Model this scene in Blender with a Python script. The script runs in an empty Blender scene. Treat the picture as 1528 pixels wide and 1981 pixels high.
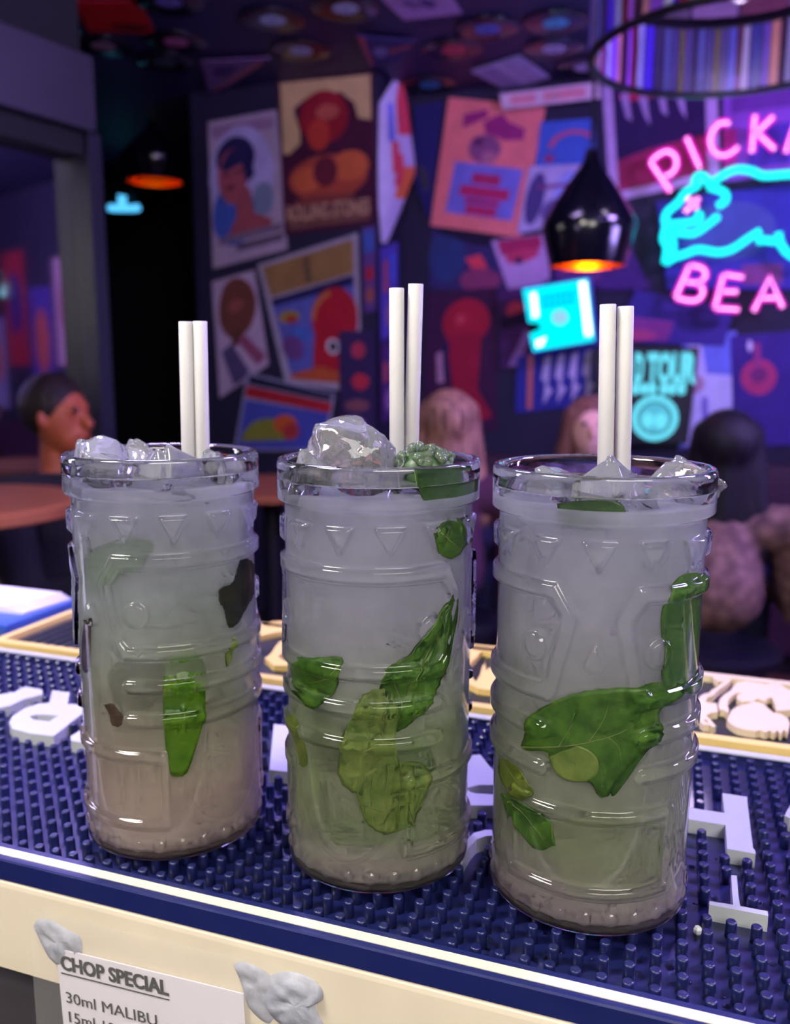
import bpy, bmesh, math, random
import numpy as np
from mathutils import Vector, Matrix, noise
from mathutils.geometry import tessellate_polygon
random.seed(7)
SC = bpy.context.scene
COL = SC.collection
# ------------------------------------------------------------------ camera
F, PITCH, ROLL, CAMH, ZM = 1671.1, 0.1665, 0.0026, 0.19938, 1.10      # ZM: height of the bar mat's peg tops
_c, _s, _cr, _sr = math.cos(PITCH), math.sin(PITCH), math.cos(ROLL), math.sin(ROLL)
_r0, _d0, FWD = Vector((1, 0, 0)), Vector((0, -_s, -_c)), Vector((0, _c, -_s))
CR, CD = _cr * _r0 - _sr * _d0, _sr * _r0 + _cr * _d0
CAMP = Vector((0, 0, ZM + CAMH))
cam_d = bpy.data.cameras.new('camera')
cam = bpy.data.objects.new('camera', cam_d)
COL.objects.link(cam)
cam.matrix_world = Matrix(((CR.x, -CD.x, -FWD.x, 0), (CR.y, -CD.y, -FWD.y, 0), (CR.z, -CD.z, -FWD.z, CAMP.z), (0, 0, 0, 1)))
cam_d.sensor_fit = 'VERTICAL'
cam_d.sensor_height = 24
cam_d.lens = F / 1981 * 24
cam_d.clip_start = 0.01
cam_d.dof.use_dof = True
cam_d.dof.focus_distance = 0.305
cam_d.dof.aperture_fstop = cam_d.lens / 3.1
SC.camera = cam
# ------------------------------------------------------------------ world, exposure, lights
w = bpy.data.worlds.new('world')
SC.world = w
w.use_nodes = True
w.node_tree.nodes['Background'].inputs[0].default_value = (0.055, 0.04, 0.11, 1)
w.node_tree.nodes['Background'].inputs[1].default_value = 0.35
SC.view_settings.view_transform = 'Standard'
SC.view_settings.look = 'None'
SC.view_settings.exposure = 0.08
SC.view_settings.gamma = 1
SC.view_settings.use_curve_mapping = False
SC.cycles.use_denoising = True
SC.cycles.transparent_max_bounces = 40
SC.cycles.use_light_tree = False
SC.cycles.max_bounces = 7
SC.cycles.transmission_bounces = 6
SC.cycles.diffuse_bounces = 2
SC.cycles.glossy_bounces = 3
SC.cycles.sample_clamp_indirect = 5
SC.cycles.use_adaptive_sampling = True
SC.cycles.adaptive_threshold = 0.15
SC.cycles.adaptive_min_samples = 12


def area(name, loc, target, sx, sy, power, col):
    d = bpy.data.lights.new(name, 'AREA')
    d.shape = 'RECTANGLE'
    d.size, d.size_y, d.energy, d.color = sx, sy, power, col
    o = bpy.data.objects.new(name, d)
    COL.objects.link(o)
    o.location = loc
    o.rotation_euler = (Vector(target) - Vector(loc)).to_track_quat('-Z', 'Y').to_euler()
    return o


area('bar_lamp_light', (-0.75, 0.10, 2.15), (0.0, 0.33, 1.12), 0.42, 0.30, 22.0, (1.0, 0.94, 0.86))
area('back_bar_light', (0.35, -0.75, 1.95), (-0.05, 0.33, 1.12), 1.0, 0.4, 20.0, (1.0, 0.95, 0.89))
for _i, _x in enumerate((-0.42, 0.0, 0.42)):
    _d = bpy.data.lights.new('bar_bulb', 'POINT')
    _d.energy, _d.shadow_soft_size, _d.color = 1.6, 0.022, (1.0, 0.86, 0.72)
    _o = bpy.data.objects.new('bar_bulb', _d)
    COL.objects.link(_o)
    _o.location = (_x, -0.28 - 0.05 * _i, 1.92)
area('violet_stage_light', (2.1, 1.5, 2.5), (0.9, 4.3, 1.6), 0.6, 0.3, 62.0, (0.45, 0.28, 1.0))
area('blue_stage_light', (-0.1, 2.3, 2.55), (-0.4, 4.3, 1.8), 0.6, 0.3, 13.0, (0.62, 0.45, 1.0))
area('purple_ceiling_wash', (2.1, 2.0, 1.5), (0.5, 3.3, 2.65), 0.5, 0.5, 22.0, (0.42, 0.30, 1.0))
area('side_lamp_left', (-1.25, 0.75, 1.5), (-0.05, 0.34, 1.2), 0.12, 0.5, 5.5, (0.66, 0.60, 1.0))
area('side_lamp_right', (1.35, 0.85, 1.5), (0.05, 0.33, 1.2), 0.10, 0.5, 6.0, (0.62, 0.40, 1.0))
area('purple_bar_wash', (1.15, 0.95, 2.35), (0.1, 0.4, 1.1), 0.4, 0.3, 32.0, (0.42, 0.30, 1.0))
area('violet_back_spot', (-0.45, 1.35, 2.3), (-0.02, 0.34, 1.2), 0.25, 0.25, 28.0, (0.50, 0.38, 1.0))
# ------------------------------------------------------------------ geometry helpers
AU = math.radians(-19.6)                   # the bar and the back walls run along U, the room's depth along V
U = Vector((math.cos(AU), math.sin(AU), 0))
V = Vector((-math.sin(AU), math.cos(AU), 0))
Z = Vector((0, 0, 1))


def ray(x, y):
    return FWD + CR * ((x - 764) / F) + CD * ((y - 990.5) / F)


def at_z(x, y, z):
    d = ray(x, y)
    return CAMP + d * ((z - CAMP.z) / d.z)


def at_v(x, y, D):
    d = ray(x, y)
    return CAMP + d * (D / d.dot(V))


def at_y(x, y, Y):
    d = ray(x, y)
    return CAMP + d * (Y / d.y)


def W(u, v, z):
    return U * u + V * v + Z * z


def M(u, v, z=0.0):                        # bar mat coordinates in millimetres -> world
    return W(u / 1000, v / 1000, ZM + z / 1000)


def lin(c):
    return tuple(((x / 255) / 12.92 if x / 255 <= 0.04045 else ((x / 255 + 0.055) / 1.055) ** 2.4) for x in c[:3])


# ------------------------------------------------------------------ materials
def nodes(name):
    m = bpy.data.materials.new(name)
    m.use_nodes = True
    nt = m.node_tree
    return m, nt, nt.nodes['Principled BSDF']


_cache = {}


def mat(name, rgb, rough=0.6, metal=0.0, emit=0.0, var=0.12, scale=40.0, bump=0.0, ior=1.5, ecol=None, spec=0.5):
    """plain procedural material: colour with a little noise, optional bump"""
    if name in _cache:
        return _cache[name]
    m, nt, b = nodes(name)
    c = lin(rgb)
    tc = nt.nodes.new('ShaderNodeTexCoord')
    n = nt.nodes.new('ShaderNodeTexNoise')
    n.inputs['Scale'].default_value = scale
    n.inputs['Detail'].default_value = 4
    nt.links.new(tc.outputs['Object'], n.inputs['Vector'])
    r = nt.nodes.new('ShaderNodeValToRGB')
    r.color_ramp.elements[0].position = 0.3
    r.color_ramp.elements[1].position = 0.7
    r.color_ramp.elements[0].color = tuple(x * (1 - var) for x in c) + (1,)
    r.color_ramp.elements[1].color = tuple(min(1, x * (1 + var)) for x in c) + (1,)
    nt.links.new(n.outputs['Fac'], r.inputs['Fac'])
    nt.links.new(r.outputs['Color'], b.inputs['Base Color'])
    b.inputs['Roughness'].default_value = rough
    b.inputs['Metallic'].default_value = metal
    b.inputs['IOR'].default_value = ior
    b.inputs['Specular IOR Level'].default_value = spec
    if emit:
        b.inputs['Emission Color'].default_value = lin(ecol or rgb) + (1,)
        b.inputs['Emission Strength'].default_value = emit
    if bump:
        bn = nt.nodes.new('ShaderNodeBump')
        bn.inputs['Strength'].default_value = bump
        bn.inputs['Distance'].default_value = 0.001
        nt.links.new(n.outputs['Fac'], bn.inputs['Height'])
        nt.links.new(bn.outputs['Normal'], b.inputs['Normal'])
    _cache[name] = m
    return m


def hair_mat(name, dark, light):
    m, nt, b = nodes(name)
    tc = nt.nodes.new('ShaderNodeTexCoord')
    mp = nt.nodes.new('ShaderNodeMapping')
    mp.inputs['Scale'].default_value = (70, 70, 5)
    n = nt.nodes.new('ShaderNodeTexNoise')
    n.inputs['Scale'].default_value = 1.0
    n.inputs['Detail'].default_value = 3
    r = nt.nodes.new('ShaderNodeValToRGB')
    r.color_ramp.elements[0].position, r.color_ramp.elements[1].position = 0.35, 0.68
    r.color_ramp.elements[0].color, r.color_ramp.elements[1].color = lin(dark) + (1,), lin(light) + (1,)
    nt.links.new(tc.outputs['Object'], mp.inputs[0])
    nt.links.new(mp.outputs[0], n.inputs['Vector'])
    nt.links.new(n.outputs['Fac'], r.inputs[0])
    nt.links.new(r.outputs[0], b.inputs['Base Color'])
    bn = nt.nodes.new('ShaderNodeBump')
    bn.inputs['Strength'].default_value = 0.8
    bn.inputs['Distance'].default_value = 0.01
    nt.links.new(n.outputs['Fac'], bn.inputs['Height'])
    nt.links.new(bn.outputs[0], b.inputs['Normal'])
    b.inputs['Roughness'].default_value = 0.55
    b.inputs['Specular IOR Level'].default_value = 0.3
    return m


def paint(rgb):                            # printed ink, shared by colour
    return mat('ink_%d_%d_%d' % tuple(rgb), rgb, rough=0.75, var=0.10, scale=14, spec=0.25)


def glow(name, rgb, strength):
    m, nt, b = nodes(name)
    nt.nodes.remove(b)
    e = nt.nodes.new('ShaderNodeEmission')
    e.inputs[0].default_value = tuple(rgb) + (1,)
    e.inputs[1].default_value = strength
    nt.links.new(e.outputs[0], nt.nodes['Material Output'].inputs[0])
    if strength < 3 and 'box_cyan' not in name:
        m.cycles.emission_sampling = 'NONE'
    return m


def glow_tube(name, rgb, strength, solid):
    """coloured glowing gas tube, partly see-through to its bright core"""
    m, nt, b = nodes(name)
    nt.nodes.remove(b)
    e = nt.nodes.new('ShaderNodeEmission')
    e.inputs[0].default_value = tuple(rgb) + (1,)
    e.inputs[1].default_value = strength
    t = nt.nodes.new('ShaderNodeBsdfTransparent')
    x = nt.nodes.new('ShaderNodeMixShader')
    x.inputs[0].default_value = solid
    nt.links.new(t.outputs[0], x.inputs[1])
    nt.links.new(e.outputs[0], x.inputs[2])
    nt.links.new(x.outputs[0], nt.nodes['Material Output'].inputs[0])
    return m


def clear(name, ior, rgb=(1, 1, 1), rough=0.0, bump=0.0, scale=300):
    m, nt, b = nodes(name)
    b.inputs['Base Color'].default_value = tuple(rgb) + (1,)
    b.inputs['Transmission Weight'].default_value = 1
    b.inputs['Roughness'].default_value = rough
    b.inputs['IOR'].default_value = ior
    if bump:
        tc = nt.nodes.new('ShaderNodeTexCoord')
        n = nt.nodes.new('ShaderNodeTexNoise')
        n.inputs['Scale'].default_value = scale
        nt.links.new(tc.outputs['Object'], n.inputs['Vector'])
        bn = nt.nodes.new('ShaderNodeBump')
        bn.inputs['Strength'].default_value = bump
        bn.inputs['Distance'].default_value = 0.001
        nt.links.new(n.outputs['Fac'], bn.inputs['Height'])
        nt.links.new(bn.outputs['Normal'], b.inputs['Normal'])
    return m


# ------------------------------------------------------------------ object helpers
def tag(o, label, cat, group=None):
    o['label'] = label
    o['category'] = cat
    if group:
        o['group'] = group
    return o


def struct(o):
    o['kind'] = 'structure'
    return o


def empty(name, loc, label, cat, group=None):
    o = bpy.data.objects.new(name, None)
    o.empty_display_size = 0.02
    COL.objects.link(o)
    o.location = loc
    return tag(o, label, cat, group)


def link(name, me, mats, parent=None, smooth=False, origin=None):
    """mesh given in world coordinates -> object whose origin sits at `origin` (or its parent)"""
    if not isinstance(mats, (list, tuple)):
        mats = [mats]
    for m in mats:
        me.materials.append(m)
    if smooth:
        me.polygons.foreach_set('use_smooth', [True] * len(me.polygons))
    o = bpy.data.objects.new(name, me)
    COL.objects.link(o)
    if parent is not None:
        base, q = Vector(), parent
        while q is not None:
            base += q.location
            q = q.parent
        me.transform(Matrix.Translation(-base))
        o.parent = parent
    else:
        if origin is None:
            co = np.empty(len(me.vertices) * 3)
            me.vertices.foreach_get('co', co)
            co = co.reshape(-1, 3)
            origin = Vector(((co[:, 0].min() + co[:, 0].max()) / 2, (co[:, 1].min() + co[:, 1].max()) / 2, co[:, 2].min()))
        me.transform(Matrix.Translation(-Vector(origin)))
        o.location = origin
    return o


class MB:
    """collects shapes as verts / faces with material slots"""

    def __init__(self):
        self.v, self.f, self.m = [], [], []

    def add(self, vs, fs, mi=0):
        k = len(self.v)
        self.v += [tuple(p) for p in vs]
        self.f += [tuple(i + k for i in q) for q in fs]
        self.m += [mi] * len(fs)
        return self

    def frame_box(self, o, ex, ey, ez, mi=0):
        """box from corner o spanned by three vectors"""
        p = [o, o + ex, o + ex + ey, o + ey]
        p += [q + ez for q in p]
        return self.add(p, [(3, 2, 1, 0), (4, 5, 6, 7), (0, 1, 5, 4), (1, 2, 6, 5), (2, 3, 7, 6), (3, 0, 4, 7)], mi)

    def box(self, u0, u1, v0, v1, z0, z1, mi=0):
        return self.frame_box(W(u0, v0, z0), U * (u1 - u0), V * (v1 - v0), Z * (z1 - z0), mi)

    def prism(self, loops, off, mi=0):
        """planar loops of world points (outer, holes...) thickened by vector off"""
        loops = [[Vector(p) for p in l] for l in loops]
        tris = tessellate_polygon(loops)
        flat = [p for l in loops for p in l]
        n = len(flat)
        vs = flat + [p + off for p in flat]
        fs = []
        for t in tris:
            a, b, c = (flat[i] for i in t)
            t = tuple(t)
            if (b - a).cross(c - a).dot(off) < 0:
                t = t[::-1]
            fs.append(tuple(i + n for i in t))
            fs.append(t[::-1])
        k = 0
        for l in loops:
            m = len(l)
            for i in range(m):
                j = (i + 1) % m
                fs.append((k + i, k + j, k + j + n, k + i + n))
            k += m
        return self.add(vs, fs, mi)

    def flat(self, pts, mi=0):
        pts = [Vector(p) for p in pts]
        return self.add(pts, [tuple(t) for t in tessellate_polygon([pts])], mi)

    def tube(self, pts, r, n=8, mi=0, r1=None):
        pts = [Vector(p) for p in pts]
        k = len(pts)
        vs, fs = [], []
        prev = None
        for i, p in enumerate(pts):
            t = (pts[min(i + 1, k - 1)] - pts[max(i - 1, 0)]).normalized()
            if prev is None:
                a = Vector((0, 0, 1)) if abs(t.z) < 0.9 else Vector((1, 0, 0))
                prev = t.cross(a).normalized()
            prev = (prev - t * prev.dot(t)).normalized()
            b = t.cross(prev)
            rr = r if r1 is None else r + (r1 - r) * i / max(1, k - 1)
            vs += [p + (prev * math.cos(2 * math.pi * j / n) + b * math.sin(2 * math.pi * j / n)) * rr for j in range(n)]
        for i in range(k - 1):
            for j in range(n):
                j2 = (j + 1) % n
                fs.append((i * n + j, i * n + j2, (i + 1) * n + j2, (i + 1) * n + j))
        fs.append(tuple(range(n))[::-1])
        fs.append(tuple((k - 1) * n + j for j in range(n)))
        return self.add(vs, fs, mi)

    def lathe(self, prof, c=Vector((0, 0, 0)), n=32, mi=0, close=True):
        """profile of (radius, height) turned about Z"""
        vs, fs = [], []
        for r, h in prof:
            vs += [c + Vector((r * math.cos(2 * math.pi * j / n), r * math.sin(2 * math.pi * j / n), h)) for j in range(n)]
        for i in range(len(prof) - 1):
            for j in range(n):
                j2 = (j + 1) % n
                fs.append((i * n + j, i * n + j2, (i + 1) * n + j2, (i + 1) * n + j))
        if close:
            fs.append(tuple(range(n))[::-1])
            fs.append(tuple((len(prof) - 1) * n + j for j in range(n)))
        return self.add(vs, fs, mi)

    def ball(self, c, rx, ry=None, rz=None, n=16, m=10, mi=0):
        ry, rz = ry or rx, rz or rx
        vs = [c + Vector((0, 0, -rz))]
        fs = []
        for i in range(1, m):
            a = -math.pi / 2 + math.pi * i / m
            vs += [c + Vector((rx * math.cos(a) * math.cos(2 * math.pi * j / n), ry * math.cos(a) * math.sin(2 * math.pi * j / n), rz * math.sin(a))) for j in range(n)]
        vs.append(c + Vector((0, 0, rz)))
        for j in range(n):
            fs.append((0, 1 + (j + 1) % n, 1 + j))
            fs.append((len(vs) - 1, 1 + (m - 2) * n + j, 1 + (m - 2) * n + (j + 1) % n))
        for i in range(m - 2):
            for j in range(n):
                a, b = 1 + i * n + j, 1 + i * n + (j + 1) % n
                fs.append((a, b, b + n, a + n))
        return self.add(vs, fs, mi)

    def mesh(self, name):
        me = bpy.data.meshes.new(name)
        me.from_pydata(self.v, [], self.f)
        me.update()
        me.polygons.foreach_set('material_index', self.m)
        return me

    def build(self, name, mats, parent=None, smooth=False, origin=None):
        me = self.mesh(name)
        return link(name, me, mats, parent, smooth, origin)


def text_mesh(body, size, bold=0.0, extrude=0.0, align='LEFT'):
    cu = bpy.data.curves.new('lettering', 'FONT')
    cu.body, cu.size, cu.offset, cu.extrude, cu.align_x = body, size, bold, extrude, align
    cu.resolution_u = 3
    o = bpy.data.objects.new('lettering', cu)
    COL.objects.link(o)
    bpy.context.view_layer.update()
    me = bpy.data.meshes.new_from_object(o.evaluated_get(bpy.context.evaluated_depsgraph_get()))
    bpy.data.objects.remove(o)
    bpy.data.curves.remove(cu)
    return me


def smooth_pts(pts, k=4):
    """Catmull-Rom through the points"""
    P = [Vector(p) for p in pts]
    out = []
    for i in range(len(P) - 1):
        a, b, c, d = P[max(i - 1, 0)], P[i], P[i + 1], P[min(i + 2, len(P) - 1)]
        for j in range(k):
            t = j / k
            out.append(0.5 * ((2 * b) + (c - a) * t + (2 * a - 5 * b + 4 * c - d) * t * t + (3 * b - a - 3 * c + d) * t ** 3))
    out.append(P[-1])
    return out

# ================================================================== THE ROOM SHELL
CEIL = 2.65
m_navy_wall = mat('dark_navy_wall_paint', (30, 27, 54), rough=0.8, scale=6)
m_black_wall = mat('matt_black_wall_paint', (14, 13, 22), rough=0.85, scale=6)
m_ceil = mat('dark_indigo_ceiling_paint', (46, 40, 84), rough=0.55, scale=3, var=0.25)


def floor_material():
    m, nt, b = nodes('brown_timber_floor')
    tc = nt.nodes.new('ShaderNodeTexCoord')
    mp = nt.nodes.new('ShaderNodeMapping')
    mp.inputs['Rotation'].default_value = (0, 0, -AU)
    mp.inputs['Scale'].default_value = (8, 1.2, 1)
    n = nt.nodes.new('ShaderNodeTexNoise')
    n.inputs['Scale'].default_value = 3
    n.inputs['Detail'].default_value = 6
    r = nt.nodes.new('ShaderNodeValToRGB')
    r.color_ramp.elements[0].color = lin((70, 40, 34)) + (1,)
    r.color_ramp.elements[1].color = lin((120, 78, 62)) + (1,)
    nt.links.new(tc.outputs['Object'], mp.inputs[0])
    nt.links.new(mp.outputs[0], n.inputs['Vector'])
    nt.links.new(n.outputs['Fac'], r.inputs['Fac'])
    nt.links.new(r.outputs[0], b.inputs['Base Color'])
    b.inputs['Roughness'].default_value = 0.45
    return m


m_floor = floor_material()
struct(MB().box(-4.5, 4.0, -1.5, 7.0, -0.06, -0.004).build('floor', mat('floor_screed', (30, 24, 24))))
floor_o = [o for o in COL.objects if o.name == 'floor'][0]
pl = MB().frame_box(Vector((0, 0, 0)), V * 3.0, U * -0.136, Z * 0.004)
plank_me = pl.mesh('plank')
plank_me.materials.append(m_floor)
for i in range(24):                         # boards of the stretch of floor that shows past the bar
    o = bpy.data.objects.new('plank', plank_me)
    COL.objects.link(o)
    o.parent = floor_o
    o.location = W(-1.4 + 0.14 * i, 1.35, -0.004) - floor_o.location
struct(MB().box(-4.5, 4.0, -1.5, 7.0, CEIL, CEIL + 0.1).build('ceiling', m_ceil))
struct(MB().box(-2.52, -1.53, 4.0, 4.12, 0, CEIL).build('wall_back_left', m_navy_wall))
struct(MB().box(-1.65, -1.53, 4.12, 4.5, 0, CEIL).build('wall_return', m_navy_wall))
struct(MB().box(-1.53, 4.0, 4.4, 4.52, 0, CEIL).build('wall_back_right', m_navy_wall))
struct(MB().box(-2.52, -2.40, 4.12, 5.6, 0, CEIL).build('wall_passage_right', m_black_wall))
struct(MB().box(-4.5, -2.3, 5.6, 5.72, 0, CEIL).build('wall_passage_end', m_black_wall))
struct(MB().box(2.5, 2.6, -1.5, 4.4, 0, CEIL).build('wall_right', m_navy_wall))
struct(MB().box(-4.5, 4.0, -1.5, -1.4, 0, CEIL).build('wall_behind_bar', mat('warm_grey_back_bar_wall', (110, 100, 96), rough=0.7)))
struct(MB().box(-4.5, -4.4, -1.4, 5.6, 0, CEIL).build('wall_left', m_black_wall))
# glazed partition on the left, running away from the bar
PA = Vector((-1.09, 3.2, 0))
PE = Vector((-0.5, -0.866, 0))              # towards the camera
PN = Vector((0.866, -0.5, 0))               # into the room
m_frame = mat('dark_blue_grey_frame_paint', (28, 28, 44), rough=0.45)
m_soffit = mat('violet_grey_soffit_paint', (44, 39, 58), rough=0.6, scale=5)
part_w = struct(MB().frame_box(PA - PN * 0.1 + Z * 2.34, PE * 3.4, PN * 0.1, Z * (CEIL - 2.34)).build('wall_partition', m_black_wall))
struct(MB().frame_box(PA - PN * 0.1 + Z * 2.10, PE * 3.4, PN * 0.16, Z * 0.24).build('trim_1', m_soffit))
win = struct(MB().frame_box(PA - PN * 0.06 + PE * 0.02 + Z * 0.42, PE * 3.3, PN * 0.012, Z * 1.6).build('window_1', mat('dark_tinted_glass', (8, 7, 16), rough=0.05, ior=3.2, spec=1.0, scale=2)))
for t0, tw in ((-0.035, 0.06), (2.4, 0.07)):
    MB().frame_box(PA - PN * 0.08 + PE * t0, PE * tw, PN * 0.12, Z * 2.10).build('window_post', m_frame, win)
MB().frame_box(PA - PN * 0.08 + PE * 0.01 + Z * 2.02, PE * 3.3, PN * 0.1, Z * 0.08).build('window_head', m_black_wall, win)
MB().frame_box(PA - PN * 0.08 + PE * 0.01 + Z * 0.0, PE * 3.3, PN * 0.1, Z * 0.42).build('window_sill_panel', m_black_wall, win)

# ================================================================== THE BAR
ZC = -9.2                                   # counter top, mm below the peg tops
m_cream = mat('worn_cream_laminate', (220, 208, 184), rough=0.35, var=0.06, scale=25)
m_counter = mat('black_stone_counter', (24, 22, 30), rough=0.3)
bar = empty('bar_counter', M(-100, 420, 0) * 1 - Z * ZM, 'bar counter with cream front edge under the navy rubber mat', 'counter')


def mbox(mb, u0, u1, v0, v1, z0, z1, mi=0):
    return mb.box(u0 / 1000, u1 / 1000, v0 / 1000, v1 / 1000, ZM + z0 / 1000, ZM + z1 / 1000, mi)


mbox(MB(), -1400, 1100, 262, 592, ZC - 40, ZC).build('counter_top', m_counter, bar)
# front edge with a rounded upper arris
prof = [(262, ZC), (254.6, ZC), (253.4, ZC - 0.5), (252.8, ZC - 1.6), (252.6, ZC - 3.4), (252.6, -50.2), (262, -50.2)]
mb = MB()
mb.prism([[M(-1400, a, b) for a, b in prof]], U * 2.5)
mb.build('front_edge', m_cream, bar)
mbox(MB(), -1400, 1100, 256, 262, -62, -50.2).build('under_edge_strip', mat('charcoal_kick_strip', (64, 62, 66), rough=0.5), bar)  # solid charcoal strip below the cream edge, dark in its own colour
mbox(MB(), -1400, 1100, 256, 590, -1090, -62).build('bar_front_panel', mat('charcoal_bar_panel', (62, 58, 62), rough=0.5), bar)

# ---- navy bar mat -------------------------------------------------------------
def rubber(name, rgb, rough=0.42, coat=0.0):
    m, nt, b = nodes(name)
    tc = nt.nodes.new('ShaderNodeTexCoord')
    n = nt.nodes.new('ShaderNodeTexNoise')
    n.inputs['Scale'].default_value = 90
    nt.links.new(tc.outputs['Object'], n.inputs['Vector'])
    r = nt.nodes.new('ShaderNodeMapRange')
    r.inputs[3].default_value = rough - 0.12
    r.inputs[4].default_value = rough + 0.15
    nt.links.new(n.outputs['Fac'], r.inputs[0])
    nt.links.new(r.outputs[0], b.inputs['Roughness'])
    b.inputs['Base Color'].default_value = lin(rgb) + (1,)
    b.inputs['Coat Weight'].default_value = coat
    b.inputs['Coat Roughness'].default_value = 0.08
    return m


m_rub = rubber('navy_rubber', (22, 30, 86), 0.4)
m_wet = rubber('wet_navy_rubber', (17, 24, 74), 0.36, 0.3)
m_white = rubber('white_rubber', (170, 174, 176), 0.45)
U0, U1 = -560, 420
navy = empty('bar_mat', M(-100, 350, ZC), 'navy rubber bar mat with round pegs and raised white letters under the glasses', 'bar mat')
mbox(MB(), U0, U1, 262, 466, ZC, -6.6).build('mat_base', m_wet, navy)
mb = MB()
pr = [(262.6, ZC), (252.7, ZC), (252.7, -0.9), (253.2, -0.2), (254.2, 0.0), (262.6, 0.0)]
mb.prism([[M(U0, a, b) for a, b in pr]], U * (U1 - U0) / 1000)
mb.build('front_lip', m_rub, navy)
mbox(MB(), U0, U1, 255.4, 259.6, 0.0, 0.35).build('white_edge_line', rubber('ivory_rubber', (216, 208, 188), 0.5), navy)
mbox(MB(), U0, U1, 466, 471, ZC, -2.4).build('back_lip', m_rub, navy)
mbox(MB(), U0, U1, 464.2, 469.2, -2.4, -1.6).build('white_edge_line', m_white, navy)
mbox(MB(), U1, U1 + 10, 252.7, 471, ZC, -0.2).build('end_lip', m_rub, navy)


def px_mat(pts, f, x0, y0, z=0.0):
    """outline traced in a magnified view -> points on the mat's top plane"""
    return [at_z(x0 + x / f, y0 + y / f, ZM + z / 1000) for x, y in pts]


LET = []                                     # raised white letters (outer loop, holes...)
LET.append([px_mat([(82, 770), (110, 715), (220, 645), (330, 607), (440, 594), (466, 484), (622, 505), (600, 607), (735, 612), (738, 690), (478, 893), (280, 872), (110, 828)], 4.606, 0, 1230),
            px_mat([(262, 716), (330, 702), (430, 703), (518, 712), (440, 762), (290, 745)], 4.606, 0, 1230)])
LET.append([px_mat([(-220, 560), (0, 520), (120, 505), (225, 452), (375, 478), (382, 520), (210, 565), (90, 622), (0, 640), (-220, 690)], 4.606, 0, 1230)])
LET.append([px_mat([(628, 895), (720, 838), (860, 800), (900, 900), (790, 960), (632, 935)], 4.606, 0, 1230)])
LET.append([px_mat([(258, 1152), (420, 1165), (520, 1500), (480, 1640), (215, 1612), (245, 1290)], 5.215, 480, 1180)])
LET.append([px_mat([(60, 1330), (150, 1160), (205, 1068), (262, 1066), (330, 1150), (480, 1300), (480, 1440), (60, 1440)], 3.81, 860, 1180),
            px_mat([(165, 1312), (250, 1290), (400, 1288), (400, 1362), (230, 1352), (180, 1338)], 3.81, 860, 1180)])
LET.append([px_mat([(88, 1860), (118, 1760), (165, 1690), (215, 1642), (300, 1620), (460, 1618), (460, 1662), (310, 1664), (235, 1690), (190, 1740), (150, 1810), (128, 1870)], 3.81, 860, 1180)])
LET.append([px_mat([(-160, 960), (80, 1005), (575, 1080), (545, 808), (888, 860), (888, 930), (965, 1558), (996, 1592), (1002, 1640), (612, 1570), (588, 1246), (70, 1165), (-180, 1125)], 7.077, 1320, 1420)])
LET.append([px_mat([(582, 204), (648, 210), (672, 480), (690, 572), (1018, 634), (1024, 690), (318, 556), (322, 514), (606, 556), (592, 400)], 6.17, 1320, 1660)])
ring_c = at_z(1578, 1640, ZM)
LET.append([[ring_c + (U * math.cos(a) + V * math.sin(a)) * 0.0095 for a in [2 * math.pi * k / 40 for k in range(40)]],
            [ring_c + (U * math.cos(a) + V * math.sin(a)) * 0.0080 for a in [2 * math.pi * k / 40 for k in range(40)]]])
LET.append([px_mat([(1395, 1118), (1430, 1050), (1475, 975), (1600, 960), (1640, 1120), (1470, 1150)], 7.077, 1320, 1420)])
for loops in LET:
    MB().prism([[p - Z * 0.0068 for p in l] for l in loops], Z * 0.0068).build('letter', m_white, navy)


def inside(p, loop):
    c = False
    n = len(loop)
    for i in range(n):
        a, b = loop[i], loop[(i + 1) % n]
        if (a.y > p.y) != (b.y > p.y) and p.x < (b.x - a.x) * (p.y - a.y) / (b.y - a.y) + a.x:
            c = not c
    return c


def near_loop(p, loop, r):
    n = len(loop)
    for i in range(n):
        a, b = loop[i].xy, loop[(i + 1) % n].xy
        ab = b - a
        t = max(0, min(1, (p.xy - a).dot(ab) / max(ab.dot(ab), 1e-12)))
        if (a + ab * t - p.xy).length < r:
            return True
    return False


pegs = []
for j in range(-5, 17):
    v = 311.4 + 9.0 * j
    for i in range(-70, 49):
        u = 11.5 + 8.6 * i - 0.032 * (v - 311)
        if not (U0 + 4 < u < U1 - 4):
            continue
        p = M(u, v, 0)
        if any(inside(p, l[0]) or near_loop(p, l[0], 0.0016) for l in LET):
            continue
        d = (p - CAMP)
        fy = d.dot(FWD)
        vis = abs(d.dot(CR) / fy * F) < 800 and d.dot(CD) / fy * F < 1010
        pegs.append((0 if vis else 1, d.length, p))
pegs.sort(key=lambda q: q[:2])
mb = MB()
prof = [(2.15, -6.7), (2.0, -1.0), (1.92, -0.35), (1.6, 0.0), (1.2, -0.05), (0.4, -0.12)]
mb.lathe([(a / 1000, b / 1000) for a, b in prof], n=14)
peg_me = mb.mesh('peg')
peg_me.materials.append(m_wet)
peg_me.polygons.foreach_set('use_smooth', [len(p.vertices) == 4 for p in peg_me.polygons])
for k, (vis, d, p) in enumerate(pegs[:300]):
    o = bpy.data.objects.new('peg', peg_me)
    COL.objects.link(o)
    o.parent = navy
    o.location = p - navy.location
mb = MB()
for vis, d, p in pegs[300:]:
    mb.lathe([(a / 1000, b / 1000) for a, b in ((2.15, -6.7), (1.95, -0.5), (1.5, 0.0))], c=p, n=10)
o = mb.build('peg_field', m_wet, navy)
o['kind'] = 'stuff'
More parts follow.
